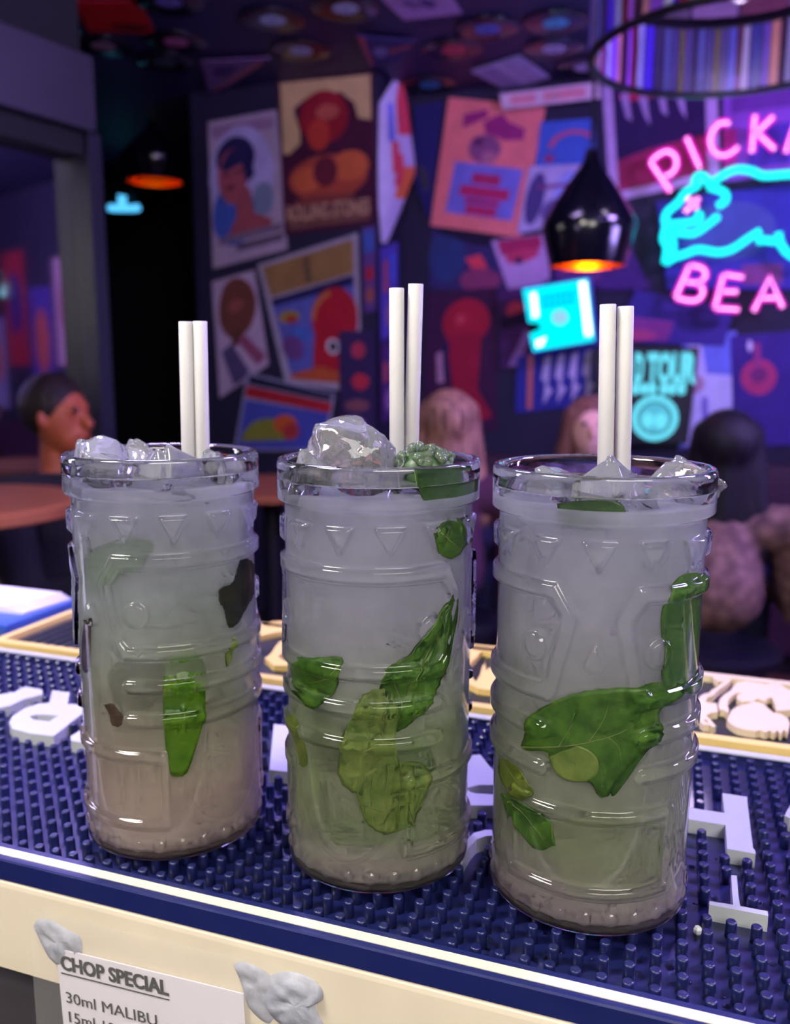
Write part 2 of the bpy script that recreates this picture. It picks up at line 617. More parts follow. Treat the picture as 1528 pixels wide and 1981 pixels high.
# melted drops on the mat
m_water = clear('water', 1.33)
mb = MB()
for k in range(60):
    x, y = random.uniform(1180, 1528), random.uniform(1560, 1950)
    p = at_z(x, y, ZM - 0.0066)
    mb.ball(p, random.uniform(0.0006, 0.0016), None, random.uniform(0.0004, 0.0008), 8, 6)
for k in range(25):
    p = at_z(random.uniform(900, 1180), random.uniform(1780, 1860), ZM - 0.0066)
    mb.ball(p, random.uniform(0.0006, 0.0013), None, 0.0006, 8, 6)
o = mb.build('water_drops', m_water, None, True)
tag(o, 'tiny water drops scattered between the mat pegs by the right glass', 'water')
o['kind'] = 'stuff'
o = MB().lathe([(0.0012, 0), (0.0016, 0.0008), (0.0016, 0.002), (0.001, 0.0028)], c=at_z(1349, 1806, ZM - 0.0066), n=6).build('ice_chip', mat('white_ice', (225, 228, 232), rough=0.3))
tag(o, 'tiny white chip of ice between the pegs below the right glass', 'ice')

# ---- gold-framed mat behind --------------------------------------------------------
m_gold = rubber('pale_gold_rubber', (214, 184, 112), 0.4)
m_goldcream = rubber('cream_gold_rubber', (198, 180, 150), 0.45)
m_blk = rubber('black_green_rubber', (18, 26, 30), 0.4)
gm = empty('bar_mat', M(-200, 530, ZC), 'black bar mat with pale gold border and cream lion emblem behind the navy mat', 'bar mat')
g0, g1 = -486, 420
mbox(MB(), g0, g1, 476, 586, ZC, -4.5).build('mat_base', m_blk, gm)
mbox(MB(), g0, g1, 476, 482.5, ZC, 0).build('gold_border', m_gold, gm)
mbox(MB(), g0, g1, 579, 586, ZC, 0).build('gold_border', m_goldcream, gm)
mbox(MB(), g0, g0 + 7, 482.5, 579, ZC, 0).build('gold_border', m_gold, gm)
for k in range(9):
    mbox(MB(), g0 + 14 + 9 * k, g0 + 18 + 9 * k, 490, 572, -4.5, -3.2).build('rib', m_blk, gm)
EM = [
    [(630, 900), (690, 770), (760, 715), (900, 680), (1010, 640), (1150, 670), (1220, 740), (1300, 800), (1400, 815), (1500, 880), (1528, 960), (1490, 1075), (1440, 1040), (1400, 1095), (1350, 1045), (1300, 1085), (1240, 1050), (1180, 1075), (1100, 1045), (1040, 1060), (900, 1040), (780, 1010), (690, 960)],
    [(510, 690), (530, 610), (590, 540), (690, 480), (720, 420), (780, 370), (900, 348), (1060, 372), (1190, 395), (1300, 368), (1400, 400), (1500, 470), (1700, 480), (1720, 800), (1560, 760), (1420, 770), (1330, 770), (1320, 680), (1270, 580), (1200, 600), (1170, 640), (1080, 600), (980, 640), (850, 640), (770, 592), (780, 545), (850, 520), (780, 510), (700, 560), (650, 620), (640, 710), (665, 760), (640, 800), (590, 760), (530, 762)],
    [(240, 570), (300, 530), (380, 515), (420, 470), (500, 430), (560, 370), (620, 340), (650, 300), (700, 320), (640, 380), (590, 420), (520, 470), (440, 550), (350, 585), (325, 650), (490, 665), (505, 790), (400, 800), (335, 835), (400, 900), (480, 990), (415, 1000), (325, 880), (300, 900), (390, 975), (300, 970), (245, 920), (200, 700)],
    [(430, 285), (560, 300), (640, 300), (600, 350), (520, 352), (450, 320)],
]
for loop in EM:
    MB().prism([[p - Z * 0.0043 for p in px_mat(loop, 7.346, 1320, 1270)]], Z * 0.0043).build('emblem_piece', m_goldcream, gm)
EM2 = [  # scrollwork seen in the gaps between the glasses
    ([(170, 480), (230, 440), (280, 360), (330, 310), (430, 330), (360, 420), (300, 470), (380, 520), (470, 530), (440, 560), (260, 560)], 5.215, 480, 1180),
    ([(130, 130), (330, 110), (480, 130), (420, 200), (260, 230), (120, 260)], 5.215, 480, 1180),
    ([(160, 480), (200, 490), (230, 530), (260, 480), (280, 410), (300, 395), (305, 450), (330, 420), (400, 470), (440, 560), (340, 590), (250, 580), (170, 540)], 3.81, 860, 1180),
    ([(190, 250), (400, 270), (400, 330), (330, 310), (270, 300), (230, 350), (180, 400)], 3.81, 860, 1180),
]
for loop, f, x0, y0 in EM2:
    MB().prism([[p - Z * 0.0043 for p in px_mat(loop, f, x0, y0)]], Z * 0.0043).build('emblem_piece', m_gold, gm)

# ---- tray with napkins at the far left -----------------------------------------------
t = empty('napkin_tray', M(-640, 540, ZC), 'blue tray with pale lilac paper napkins left of the gold-framed mat', 'tray')
mbox(MB(), -800, -494, 500, 584, ZC, 3).build('tray_body', mat('blue_plastic', (52, 84, 168), rough=0.35), t)
for k in range(3):
    mb = MB()
    mb.prism([[M(-790 + 6 * k, 508, 3), M(-505 - 7 * k, 530, 3), M(-500 - 4 * k, 580, 3), M(-785, 582, 3)]], Z * 0.0018 * (k + 1))
    mb.build('napkin', mat('lilac_paper', (205, 200, 222), rough=0.85), t)

# ---- recipe sheet in its clear sleeve, stuck on with putty -------------------------------
VF = 252.6
def FP(u, z, out=0.0):                       # a point on the cream front face
    return M(u, VF - out, z)


m_sleeve = None
m, nt, b = nodes('clear_film')
b.inputs['Base Color'].default_value = (0.9, 0.88, 0.82, 1)
b.inputs['Roughness'].default_value = 0.12
b.inputs['Alpha'].default_value = 0.06
b.inputs['Specular IOR Level'].default_value = 0.3
m_sleeve = m
slv = MB()
sl = [FP(-247, -21), FP(-243, -17.6), FP(-190, -16.6), FP(-140, -15.2), FP(-118, -17), FP(-118, -120), FP(-247, -120)]
slv.prism([[p - V * 0.0016 for p in sl]], V * -0.0003)
slv_o = slv.build('plastic_sleeve', m_sleeve)
tag(slv_o, 'clear plastic sleeve stuck on the cream bar edge around the recipe sheet', 'sleeve')
sh = empty('recipe_sheet', FP(-190, -120, 1), 'white printed recipe sheet headed CHOP SPECIAL on the bar front', 'paper')
MB().prism([[p - V * 0.0008 for p in (FP(-234.6, -33.0), FP(-148.8, -30.5), FP(-147, -120), FP(-232, -120))]], V * -0.0004).build('paper', mat('white_copy_paper', (214, 209, 216), rough=0.8, var=0.03, scale=8), sh)
m_ink = mat('black_toner', (12, 11, 15), rough=0.9, spec=0.0)
m_tilt = Matrix(((1, 0.0, 0, 0), (0, 1, 0, 0), (0, 0, 1, 0), (0, 0, 0, 1)))


def sheet_text(body, u, z, h, width, ang, bold, name='lettering', stroke=0.00022):
    me = text_mesh(body, 1.0, bold)
    co = [v.co for v in me.vertices]
    x0, x1 = min(c.x for c in co), max(c.x for c in co)
    k = width / (x1 - x0)
    cap = 0.69
    for vtx in me.vertices:
        x, y = (vtx.co.x - x0) * k, vtx.co.y * h / cap
        uu = u + x * math.cos(ang) - y * math.sin(ang)
        zz = z + x * math.sin(ang) + y * math.cos(ang)
        vtx.co = FP(uu, zz, 1.45)
    bm = bmesh.new()                         # heavier stroke: the same glyphs once more, a hair to the side
    bm.from_mesh(me)
    g = bmesh.ops.duplicate(bm, geom=bm.verts[:] + bm.edges[:] + bm.faces[:])['geom']
    for e in g:
        if isinstance(e, bmesh.types.BMVert):
            e.co += U * stroke - V * 0.00002
    bm.to_mesh(me)
    bm.free()
    return link(name, me, m_ink, sh)


A = math.radians(1.9)
sheet_text('CHOP SPECIAL', -232.6, -41.6, 6.0, 51.0, A, 0.03, stroke=0.0004)
ul = [(-232.8, -43.2), (-181.2, -41.5), (-181.2, -42.1), (-232.8, -43.8)]
MB().flat([FP(a, b, 1.45) for a, b in ul]).build('underline', m_ink, sh)
sheet_text('30ml MALIBU', -231.0, -56.4, 4.9, 43.5, A, 0.0)
sheet_text('15ml 10', -230.2, -65.2, 4.9, 22.5, A, 0.0)


def putty(loop, thick, label, seed):
    """a flattened hand-pressed lump with a creased surface"""
    loop = smooth_pts([Vector((a, b, 0)) for a, b in loop + [loop[0]]], 5)[:-1]
    cx = sum(p.x for p in loop) / len(loop)
    cz = sum(p.y for p in loop) / len(loop)
    vs, fs = [], []
    n, R = len(loop), 9
    for r in range(R + 1):
        t = 1 - r / R
        for p in loop:
            x, y = cx + (p.x - cx) * t, cz + (p.y - cz) * t
            h = thick * (1 - t ** 6) + 1.0 * (noise.noise(Vector((x * 0.22, y * 0.22, seed)))) * (1 - t ** 4) + 0.5 * abs(noise.noise(Vector((x * 0.6, y * 0.6, seed + 5)))) * (1 - t ** 4)
            vs.append(FP(x, y, 0.05 + max(h, 0) + 0.0))
    for r in range(R):
        for i in range(n):
            j = (i + 1) % n
            fs.append((r * n + i, r * n + j, (r + 1) * n + j, (r + 1) * n + i))
    mb = MB().add(vs, fs)
    o = mb.build('adhesive_putty', mat('grey_putty', (158, 160, 170), rough=0.7, var=0.2, scale=160, bump=0.5), None, True)
    return tag(o, label, 'putty', 'lumps of grey putty on the bar front')


putty([(-246.5, -27), (-244, -23.2), (-238, -21.8), (-230, -24), (-224, -25.5), (-222.4, -29), (-224, -36), (-232, -42), (-239, -40), (-243, -34)], 1.3, 'round grey putty lump behind the sleeve left of the sheet heading', 1)
putty([(-153.4, -20.5), (-150, -18.2), (-143, -18.8), (-137, -22), (-136, -32), (-139, -41), (-147, -37), (-150, -28)], 1.0, 'flat grey putty smear with red edge right of the recipe sheet', 4)
putty([(-141, -28), (-138, -21), (-131, -17.4), (-123, -17.2), (-117.5, -20.5), (-117, -25), (-120, -28), (-116, -38), (-121, -44), (-134, -40), (-140, -35)], 2.6, 'thick creased grey putty lump farthest right on the bar front', 9)

# ================================================================== GLASSES
GL = [Vector((-0.09775, 0.36134, ZM)), Vector((-0.00656, 0.33928, ZM)), Vector((0.07599, 0.31455, ZM))]
ROT = [-39.8, 68.0, -13.3]                  # where each glass turns its carved nose (degrees, 0 faces the camera)
HG, LEVEL = 164.5, 157.0
NT = 480


def sd_poly(px, pz, poly):
    """signed distance (mm) of arrays to a closed polygon"""
    d = np.full(px.shape, 1e9)
    s = np.ones(px.shape)
    n = len(poly)
    j = n - 1
    for i in range(n):
        ex, ez = poly[j][0] - poly[i][0], poly[j][1] - poly[i][1]
        wx, wz = px - poly[i][0], pz - poly[i][1]
        t = np.clip((wx * ex + wz * ez) / (ex * ex + ez * ez), 0, 1)
        bx, bz = wx - ex * t, wz - ez * t
        d = np.minimum(d, bx * bx + bz * bz)
        c1, c2, c3 = pz >= poly[i][1], pz < poly[j][1], ex * wz > ez * wx
        flip = (c1 & c2 & c3) | (~c1 & ~c2 & ~c3)
        s = np.where(flip, -s, s)
        j = i
    return s * np.sqrt(d)


def sstep(a, b, x):
    t = np.clip((x - a) / (b - a), 0, 1)
    return t * t * (3 - 2 * t)


def capsule(px, pz, x0, x1, z, r):
    cx = np.clip(px, x0, x1)
    return np.sqrt((px - cx) ** 2 + (pz - z) ** 2) - r


def relief(phi, z):
    """height (mm) of the tiki carving over the plain wall; phi in degrees from the nose, z in mm"""
    k = 37.2 * math.pi / 180                # mm per degree
    a = np.abs(phi)                         # mirror left / right
    px = a * k
    h = np.zeros(phi.shape)

    def put(sd, amp, edge):
        nonlocal h
        h = np.maximum(h, amp * sstep(0.0, edge * 1.2, -sd))

    P = lambda pts: [(q[0] * k, q[1]) for q in pts]
    outer = P([(21, 127.9), (9.6, 116), (20, 88.5), (24, 84.4), (156, 84.4), (160, 88.5), (170.4, 116), (159, 127.9)])
    inner = P([(26.7, 121.0), (19.8, 115.3), (27, 93.4), (30, 91.0), (150, 91.0), (153, 93.4), (160.2, 115.3), (153.3, 121.0)])
    put(np.maximum(sd_poly(px, z, outer), -sd_poly(px, z, inner)), 2.0, 1.15)
    for e in (34.8, 145.2):                 # round pupils
        put(np.sqrt((px - e * k) ** 2 + (z - 103.7) ** 2) - 5.6, 1.6, 1.1)
    # triangles under the collar
    tphi = ((a + 15) % 30 - 15) * k
    put(sd_poly(tphi, z, P([(-9.8, 142.8), (9.8, 142.8), (0, 131.2)])), 2.0, 1.15)
    # teardrop nose, on both faces
    for c in (0.0, 180.0):
        dx = px - c * k
        zz = (z - 100.2)
        rad = np.where(zz > 0, 3.6 * (1 - np.clip(zz / 7.4, 0, 1)) ** 0.75, 3.6)
        d = np.where(zz > 0, np.abs(dx) - rad, np.sqrt(dx ** 2 + zz ** 2) - 3.6)
        put(np.maximum(d, zz - 7.4), 2.0, 1.2)
    # cheek bars
    for zc in (74.0, 59.8):
        put(capsule(px, z, 28.5 * k, 151.5 * k, zc, 3.4), 1.9, 1.3)
    # mouth
    for c in (0.0, 180.0):
        dx = np.abs(px - c * k)
        o = np.maximum(dx - 51 * k, np.abs(z - 30.2) - 17.4)
        q = np.maximum(dx - 45.5 * k, np.abs(z - 30.0) - 11.5)
        put(np.maximum(o, -q), 1.6, 1.1)
        if c == 180.0:                      # teeth on one face
            gx = np.abs(((px - c * k) + 6.65 * k) % (13.3 * k) - 6.65 * k)
            gz = np.abs((z - 30.0 + 5.4) % 10.8 - 5.4)
            cell = np.maximum(np.maximum(0.6 - gx, 0.6 - gz), np.maximum(dx - 40 * k, np.abs(z - 30) - 10.8))
            put(cell, 0.8, 0.7)
    # horseshoe line on the sides
    dx, zz = (px - 90 * k), z
    hw = 32 * k * np.sqrt(np.clip(1 - ((40 - np.clip(z, 11.5, 40)) / 28.6) ** 2, 0, 1))
    line = np.where(z < 41, np.minimum(np.abs(np.abs(dx) - hw), 30), 30)
    low = np.abs(np.sqrt(dx ** 2 + ((z - 40) * (32 * k) / 28.6) ** 2) - 32 * k)
    put(np.where(z < 41, low - 0.55, 9), 0.45, 0.5)
    # beads round the foot
    bphi = ((phi + 7.2) % 14.4 - 7.2) * k
    rr = np.sqrt(bphi ** 2 + (z - 6.4) ** 2)
    h = np.maximum(h, 1.15 * np.sqrt(np.clip(1 - (rr / 2.5) ** 2, 0, 1)))
    return h


_TP, _TZ = np.meshgrid(np.arange(-180, 180, 0.5), np.arange(0, 165, 0.5))
RELIEF = np.where((_TZ > 9) & (_TZ < 147), relief(_TP, _TZ), 0)


def relief_at(k, th, z):
    i = int(round((((th - ROT[k]) + 180) % 360) * 2)) % 720
    j = min(max(int(round(z * 2)), 0), 329)
    return float(RELIEF[j, i])


def glass_mesh():
    th = np.linspace(-180, 180, NT, endpoint=False)
    zs = np.concatenate([[0.0, 0.0, 0.35, 1.0, 1.8], np.linspace(2.6, 147.4, 360), [147.9, 148.3, 148.6, 148.9, 149.4, 150.4, 153, 157, 160, 162, 163.2, 164.0, 164.4]])
    T, Zg = np.meshgrid(th, zs)
    base = np.full(Zg.shape, 37.2)
    base = np.where(Zg < 2.7, 37.7, base)
    base = np.where((Zg >= 2.7) & (Zg < 4.0), 37.7 - 0.5 * (Zg - 2.7) / 1.3, base)
    base = base + 2.75 * sstep(147.3, 149.4, Zg)
    base[0, :] = 31.0
    base[1, :] = 36.6
    base[2, :] = 37.3
    base[-4, :] -= 0.0
    base[-3, :] -= 0.12
    base[-2, :] -= 0.4
    base[-1, :] -= 0.9
    m = (Zg > 2.6) & (Zg < 147)
    h = np.where(m, relief(T, Zg), 0)
    R = base + h
    rows = [(R[i], Zg[i]) for i in range(len(zs))]
    one = np.ones(NT)
    inner = [(37.9, 164.5), (36.9, 164.3), (36.1, 163.6), (35.6, 162.4), (35.3, 160), (35.2, LEVEL + 0.3), (35.2, LEVEL), (35.1, 150), (34.9, 120), (34.7, 80), (34.5, 40), (35.2, 9), (35.2, 5), (34.4, 2.6), (31, 1.8), (15, 1.6), (0.4, 1.5)]
    n_out = len(rows)
    rows += [(one * r, one * z) for r, z in inner]
    vs = []
    for r, z in rows:
        vs.append(np.stack([r * np.sin(np.radians(th)), -r * np.cos(np.radians(th)), z], -1))
    vs = np.concatenate(vs) / 1000
    nr = len(rows)
    i = np.arange(nr - 1)[:, None]
    j = np.arange(NT)[None, :]
    j2 = (j + 1) % NT
    q = np.stack([i * NT + j, i * NT + j2, (i + 1) * NT + j2, (i + 1) * NT + j], -1).reshape(-1, 4)
    wet = np.repeat(np.arange(nr - 1) >= n_out + 6, NT)
    caps = [tuple(range(NT))[::-1], tuple((nr - 1) * NT + k for k in range(NT))]
    me = bpy.data.meshes.new('tumbler')
    me.from_pydata(vs.tolist(), [], q.tolist() + caps)
    me.polygons.foreach_set('material_index', wet.astype(int).tolist() + [0, 1])
    me.polygons.foreach_set('use_smooth', [True] * len(q) + [False, False])
    me.update()
    return me


def carved_layer(r0, zb, zt, follow, rot):
    """outermost turbid layer: the moulded inner wall follows the carving"""
    nt_ = 260
    th = np.linspace(-180, 180, nt_, endpoint=False)
    zs = np.concatenate([[zb, zb, zb + 1.2], np.linspace(zb + 2, 147, 200), [149, zt - 0.8, zt, zt]])
    T, Zg = np.meshgrid(th, zs)
    R = np.full(Zg.shape, r0) + follow * np.where((Zg > 3) & (Zg < 147), relief(T, Zg), 0)
    R += 1.7 * (1 - sstep(7.0, 13.0, Zg))    # the drink swells into the rounded foot
    R[0, :] = 0.5
    R[1, :] = r0 * 0.98
    R[2, :] = r0 + 1.2
    R[-2, :] = r0 * 0.96
    R[-1, :] = 0.5
    ta = np.radians(T + rot)
    co = np.stack([R * np.sin(ta), -R * np.cos(ta), Zg], -1).reshape(-1, 3) / 1000
    nr = len(zs)
    i = np.arange(nr - 1)[:, None]
    j = np.arange(nt_)[None, :]
    j2 = (j + 1) % nt_
    q = np.stack([i * nt_ + j, i * nt_ + j2, (i + 1) * nt_ + j2, (i + 1) * nt_ + j], -1).reshape(-1, 4)
    me = bpy.data.meshes.new('cloudy_layer')
    me.from_pydata(co.tolist(), [], q.tolist())
    me.update()
    return me


m_glass = clear('clear_glass', 1.48, (0.985, 0.99, 0.985))
m_wetw, nt, b = nodes('wetted_inner_wall')   # glass against liquid: almost no optical boundary
nt.nodes.remove(b)
tr = nt.nodes.new('ShaderNodeBsdfTransparent')
nt.links.new(tr.outputs[0], nt.nodes['Material Output'].inputs[0])
m_wetw.use_transparent_shadow = False
g_me = glass_mesh()
g_me.materials.append(m_glass)
g_me.materials.append(m_wetw)
glab = ['leftmost tiki tumbler, clear carved glass, holding the palest drink with a lime wedge',
        'middle tiki tumbler, clear carved glass, with a tall ice mound at the rim',
        'rightmost tiki tumbler, clear carved glass, showing the teardrop nose and eye frames']
for k in range(3):
    o = bpy.data.objects.new('tumbler', g_me)
    COL.objects.link(o)
    o.location = GL[k]
    o.rotation_euler = (0, 0, math.radians(ROT[k]))
    tag(o, glab[k], 'glass', 'carved tiki tumblers on the bar mat')


# ---- cloudy drinks ---------------------------------------------------------------
def cloud(name, stops, alpha, seed):
    """turbid layer: scattering specks in clear liquid, colour settling with depth"""
    m, nt, b = nodes(name)
    nt.nodes.remove(b)
    L = nt.links.new
    tc = nt.nodes.new('ShaderNodeTexCoord')
    sp = nt.nodes.new('ShaderNodeSeparateXYZ')
    L(tc.outputs['Object'], sp.inputs[0])
    n = nt.nodes.new('ShaderNodeTexNoise')
    n.inputs['Scale'].default_value = 26
    n.inputs['Detail'].default_value = 3
    n.noise_dimensions = '4D'
    n.inputs['W'].default_value = seed
    L(tc.outputs['Object'], n.inputs['Vector'])
    # wobble the height a little before the ramp
    a = nt.nodes.new('ShaderNodeMath')
    a.operation = 'MULTIPLY_ADD'
    a.inputs[1].default_value = 0.05
    L(n.outputs['Fac'], a.inputs[0])
    L(sp.outputs['Z'], a.inputs[2])
    mr = nt.nodes.new('ShaderNodeMapRange')
    mr.inputs[1].default_value = 0.025
    mr.inputs[2].default_value = 0.185
    L(a.outputs[0], mr.inputs[0])
    r = nt.nodes.new('ShaderNodeValToRGB')
    el = r.color_ramp.elements
    while len(el) < len(stops):
        el.new(0.5)
    for e, (p, c) in zip(el, stops):
        e.position = p
        e.color = lin(c) + (1,)
    L(mr.outputs[0], r.inputs[0])
    d = nt.nodes.new('ShaderNodeBsdfDiffuse')
    t = nt.nodes.new('ShaderNodeBsdfTranslucent')
    L(r.outputs[0], d.inputs[0])
    L(r.outputs[0], t.inputs[0])
    x = nt.nodes.new('ShaderNodeMixShader')
    x.inputs[0].default_value = 0.15
    L(d.outputs[0], x.inputs[1])
    L(t.outputs[0], x.inputs[2])
    al = nt.nodes.new('ShaderNodeMapRange')
    al.inputs[1].default_value = 0.35
    al.inputs[2].default_value = 0.65
    al.inputs[3].default_value = alpha * 0.7
    al.inputs[4].default_value = min(1, alpha * 1.3)
    L(n.outputs['Fac'], al.inputs[0])
    tp = nt.nodes.new('ShaderNodeBsdfTransparent')
    y = nt.nodes.new('ShaderNodeMixShader')
    if alpha >= 1:
        y.inputs[0].default_value = 1
    else:
        L(al.outputs[0], y.inputs[0])
    L(tp.outputs[0], y.inputs[1])
    L(x.outputs[0], y.inputs[2])
    L(y.outputs[0], nt.nodes['Material Output'].inputs[0])
    m.use_transparent_shadow = False
    return m


STOPS = [
    [(0.0, (246, 228, 216)), (0.18, (248, 228, 208)), (0.36, (228, 228, 200)), (0.5, (236, 244, 224)), (0.66, (236, 246, 244)), (0.85, (238, 242, 255)), (1.0, (240, 243, 255))],
    [(0.0, (232, 222, 212)), (0.16, (216, 222, 184)), (0.36, (208, 228, 176)), (0.52, (240, 246, 234)), (0.64, (240, 240, 255)), (0.85, (236, 237, 255)), (1.0, (236, 238, 255))],
    [(0.0, (234, 218, 220)), (0.18, (216, 224, 190)), (0.38, (222, 228, 206)), (0.52, (242, 246, 244)), (0.68, (240, 240, 255)), (0.85, (236, 238, 255)), (1.0, (238, 242, 255))],
]
m_liq = clear('clear_liquid_surface', 1.33, (1, 1, 1), bump=0.15, scale=120)
dlab = ['pale cloudy lime drink filling the leftmost glass', 'cloudy green mint drink filling the middle glass', 'cloudy mint drink filling the rightmost glass']
for k in range(3):
    root = empty('cocktail', GL[k] + Z * 0.0018, dlab[k], 'drink', 'cloudy mint cocktails')
    C = GL[k]
    mb = MB()
    rings = [(0.0352, LEVEL + 0.25), (0.0346, LEVEL - 0.3), (0.0335, LEVEL - 0.5), (0.02, LEVEL - 0.5), (0.0004, LEVEL - 0.5)]
    vs, fs, n = [], [], 48
    for r, h in rings:
        vs += [C + Vector((r * math.cos(2 * math.pi * j / n), r * math.sin(2 * math.pi * j / n), h / 1000)) for j in range(n)]
    for i in range(len(rings) - 1):
        for j in range(n):
            j2 = (j + 1) % n
            fs.append((i * n + j, i * n + j2, (i + 1) * n + j2, (i + 1) * n + j))
    mb.add(vs, fs)
    mb.build('liquid_surface', m_liq, root, True)
    me = carved_layer(33.5, 2.2, 152.5, 0.9, ROT[k])
    me.transform(Matrix.Translation(C))
    link('cloudy_layer', me, cloud('cloudy_drink_%d_0' % k, STOPS[k], 0.52, k * 3.1), root, True)
    for q, (r, zb, zt, al) in enumerate(((30.0, 2.8, 150.0, 0.7), (24.5, 3.4, 145, 1.0))):
        mb = MB()
        r /= 1000
        prof = [(0.0005, zb), (r * 0.8, zb), (r * 0.95, zb + 1.4), (r, zb + 4), (r, 60), (r, 110), (r, zt - 3), (r * 0.93, zt - 0.8), (r * 0.8, zt), (0.0005, zt)]
        mb.lathe([(a, h / 1000) for a, h in prof], c=C, n=56, close=False)
        mb.build('cloudy_layer', cloud('cloudy_drink_%d_%d' % (k, q + 1), STOPS[k], al, k * 3.1 + q + 1), root, True)


# ---- straws ------------------------------------------------------------------------
def straw_material():
    m, nt, b = nodes('white_paper_straw')
    tc = nt.nodes.new('ShaderNodeTexCoord')
    wv = nt.nodes.new('ShaderNodeTexWave')
    mp = nt.nodes.new('ShaderNodeMapping')
    mp.inputs['Rotation'].default_value = (0, math.radians(38), 0)
    L = nt.links.new
    L(tc.outputs['Object'], mp.inputs[0])
    L(mp.outputs[0], wv.inputs['Vector'])
    wv.inputs['Scale'].default_value = 16
    bn = nt.nodes.new('ShaderNodeBump')
    bn.inputs['Strength'].default_value = 0.06
    bn.inputs['Distance'].default_value = 0.001
    L(wv.outputs['Fac'], bn.inputs['Height'])
    L(bn.outputs[0], b.inputs['Normal'])
    b.inputs['Base Color'].default_value = lin((186, 184, 183)) + (1,)
    b.inputs['Roughness'].default_value = 0.6
    return m


m_straw = straw_material()
STR = [((-0.0886, 0.3733, 0.2180), (-0.0905, 0.3733, 0.095), 'left paper straw of the pair in the leftmost glass'),
       ((-0.0826, 0.3733, 0.2182), (-0.0842, 0.3733, 0.095), 'right paper straw of the pair in the leftmost glass'),
       ((0.0004, 0.3513, 0.2300), (0.0010, 0.3513, 0.10), 'shorter left paper straw in the middle glass'),
       ((0.0080, 0.3513, 0.2317), (0.0052, 0.3570, 0.10), 'taller right paper straw in the middle glass'),
       ((0.0783, 0.3266, 0.2223), (0.0815, 0.3266, 0.10), 'left paper straw of the pair in the rightmost glass'),
       ((0.0848, 0.3266, 0.2216), (0.0882, 0.3266, 0.10), 'right paper straw of the pair in the rightmost glass')]
for (a, c, lab) in STR:
    a, c = Vector(a) + Z * ZM, Vector(c) + Z * ZM
    ax = (a - c).normalized()
    L = (a - c).length
    root = empty('paper_straw', c, lab, 'straw', 'white paper straws')
    mb = MB()
    n = 24
    r, ri = 0.0030, 0.0025
    mb.lathe([(ri, 0), (r, 0), (r, L - 0.0002), (r - 0.0002, L), (ri + 0.0001, L), (ri, L - 0.0002), (ri, 0)], n=n, close=False)
    me = mb.mesh('tube')
    rot = Z.rotation_difference(ax).to_matrix().to_4x4()
    me.transform(Matrix.Translation(c) @ rot)
    link('tube', me, m_straw, root, True)
    sm = MB()                               # the wound paper seam
    H0 = random.uniform(0, 6)
    pts = [c + rot.to_3x3() @ Vector((0.00302 * math.cos(H0 + q * 0.25), 0.00302 * math.sin(H0 + q * 0.25), 0.0009 * q)) for q in range(int(L / 0.0009))]
    sm.tube(pts, 0.00005, 4)
    sm.build('seam', mat('straw_seam', (196, 196, 200), rough=0.8), root)


# ---- leaves, lime and ice ---------------------------------------------------------------
def leaf_material(name, rgb, rgb2, rough=0.45):
    m, nt, b = nodes(name)
    nt.nodes.remove(b)
    L = nt.links.new
    tc = nt.nodes.new('ShaderNodeTexCoord')
    n = nt.nodes.new('ShaderNodeTexNoise')
    n.inputs['Scale'].default_value = 130
    n.inputs['Detail'].default_value = 4
    L(tc.outputs['Object'], n.inputs['Vector'])
    r = nt.nodes.new('ShaderNodeValToRGB')
    r.color_ramp.elements[0].position = 0.32
    r.color_ramp.elements[1].position = 0.68
    r.color_ramp.elements[0].color = lin(rgb) + (1,)
    r.color_ramp.elements[1].color = lin(rgb2) + (1,)
    L(n.outputs['Fac'], r.inputs[0])
    d = nt.nodes.new('ShaderNodeBsdfDiffuse')
    t = nt.nodes.new('ShaderNodeBsdfTranslucent')
    x = nt.nodes.new('ShaderNodeMixShader')
    x.inputs[0].default_value = 0.35
    L(r.outputs[0], d.inputs[0])
    L(r.outputs[0], t.inputs[0])
    L(d.outputs[0], x.inputs[1])
    L(t.outputs[0], x.inputs[2])
    g = nt.nodes.new('ShaderNodeBsdfGlossy')
    g.inputs['Roughness'].default_value = rough
    y = nt.nodes.new('ShaderNodeMixShader')
    y.inputs[0].default_value = 0.06
    L(x.outputs[0], y.inputs[1])
    L(g.outputs[0], y.inputs[2])
    L(y.outputs[0], nt.nodes['Material Output'].inputs[0])
    return m


m_leaf = leaf_material('fresh_mint_green', (70, 124, 26), (116, 170, 50))
m_leaf3g = leaf_material('deep_mint_green', (54, 102, 28), (84, 138, 44))
m_leaf2 = leaf_material('pale_mint_green', (122, 158, 60), (174, 196, 96))
m_leaf3 = leaf_material('dark_bruised_mint', (52, 66, 28), (92, 92, 56))
m_leaf4 = leaf_material('yellow_green_mint', (120, 156, 30), (170, 186, 60))
m_vein = leaf_material('pale_leaf_vein', (158, 180, 92), (184, 196, 116))
m_stem = leaf_material('brown_mint_stem', (96, 74, 52), (126, 104, 74))


def cyl_pt(k, th, z, r):
    t = math.radians(th)
    return GL[k] + Vector((r * math.sin(t), -r * math.cos(t), z)) / 1000


def px_cyl(k, x, y, R=37.0):
    """pixel -> (theta, z mm) where its sight line meets the wall of glass k"""
    d = ray(x, y)
    o = CAMP - GL[k]
    a = d.x ** 2 + d.y ** 2
    b2 = o.x * d.x + o.y * d.y
    c2 = o.x ** 2 + o.y ** 2 - (R / 1000) ** 2
    D = max(b2 * b2 - a * c2, 0)
    t = (-b2 - math.sqrt(D)) / a
    p = o + d * t
    return math.degrees(math.atan2(p.x, -p.y)), p.z * 1000


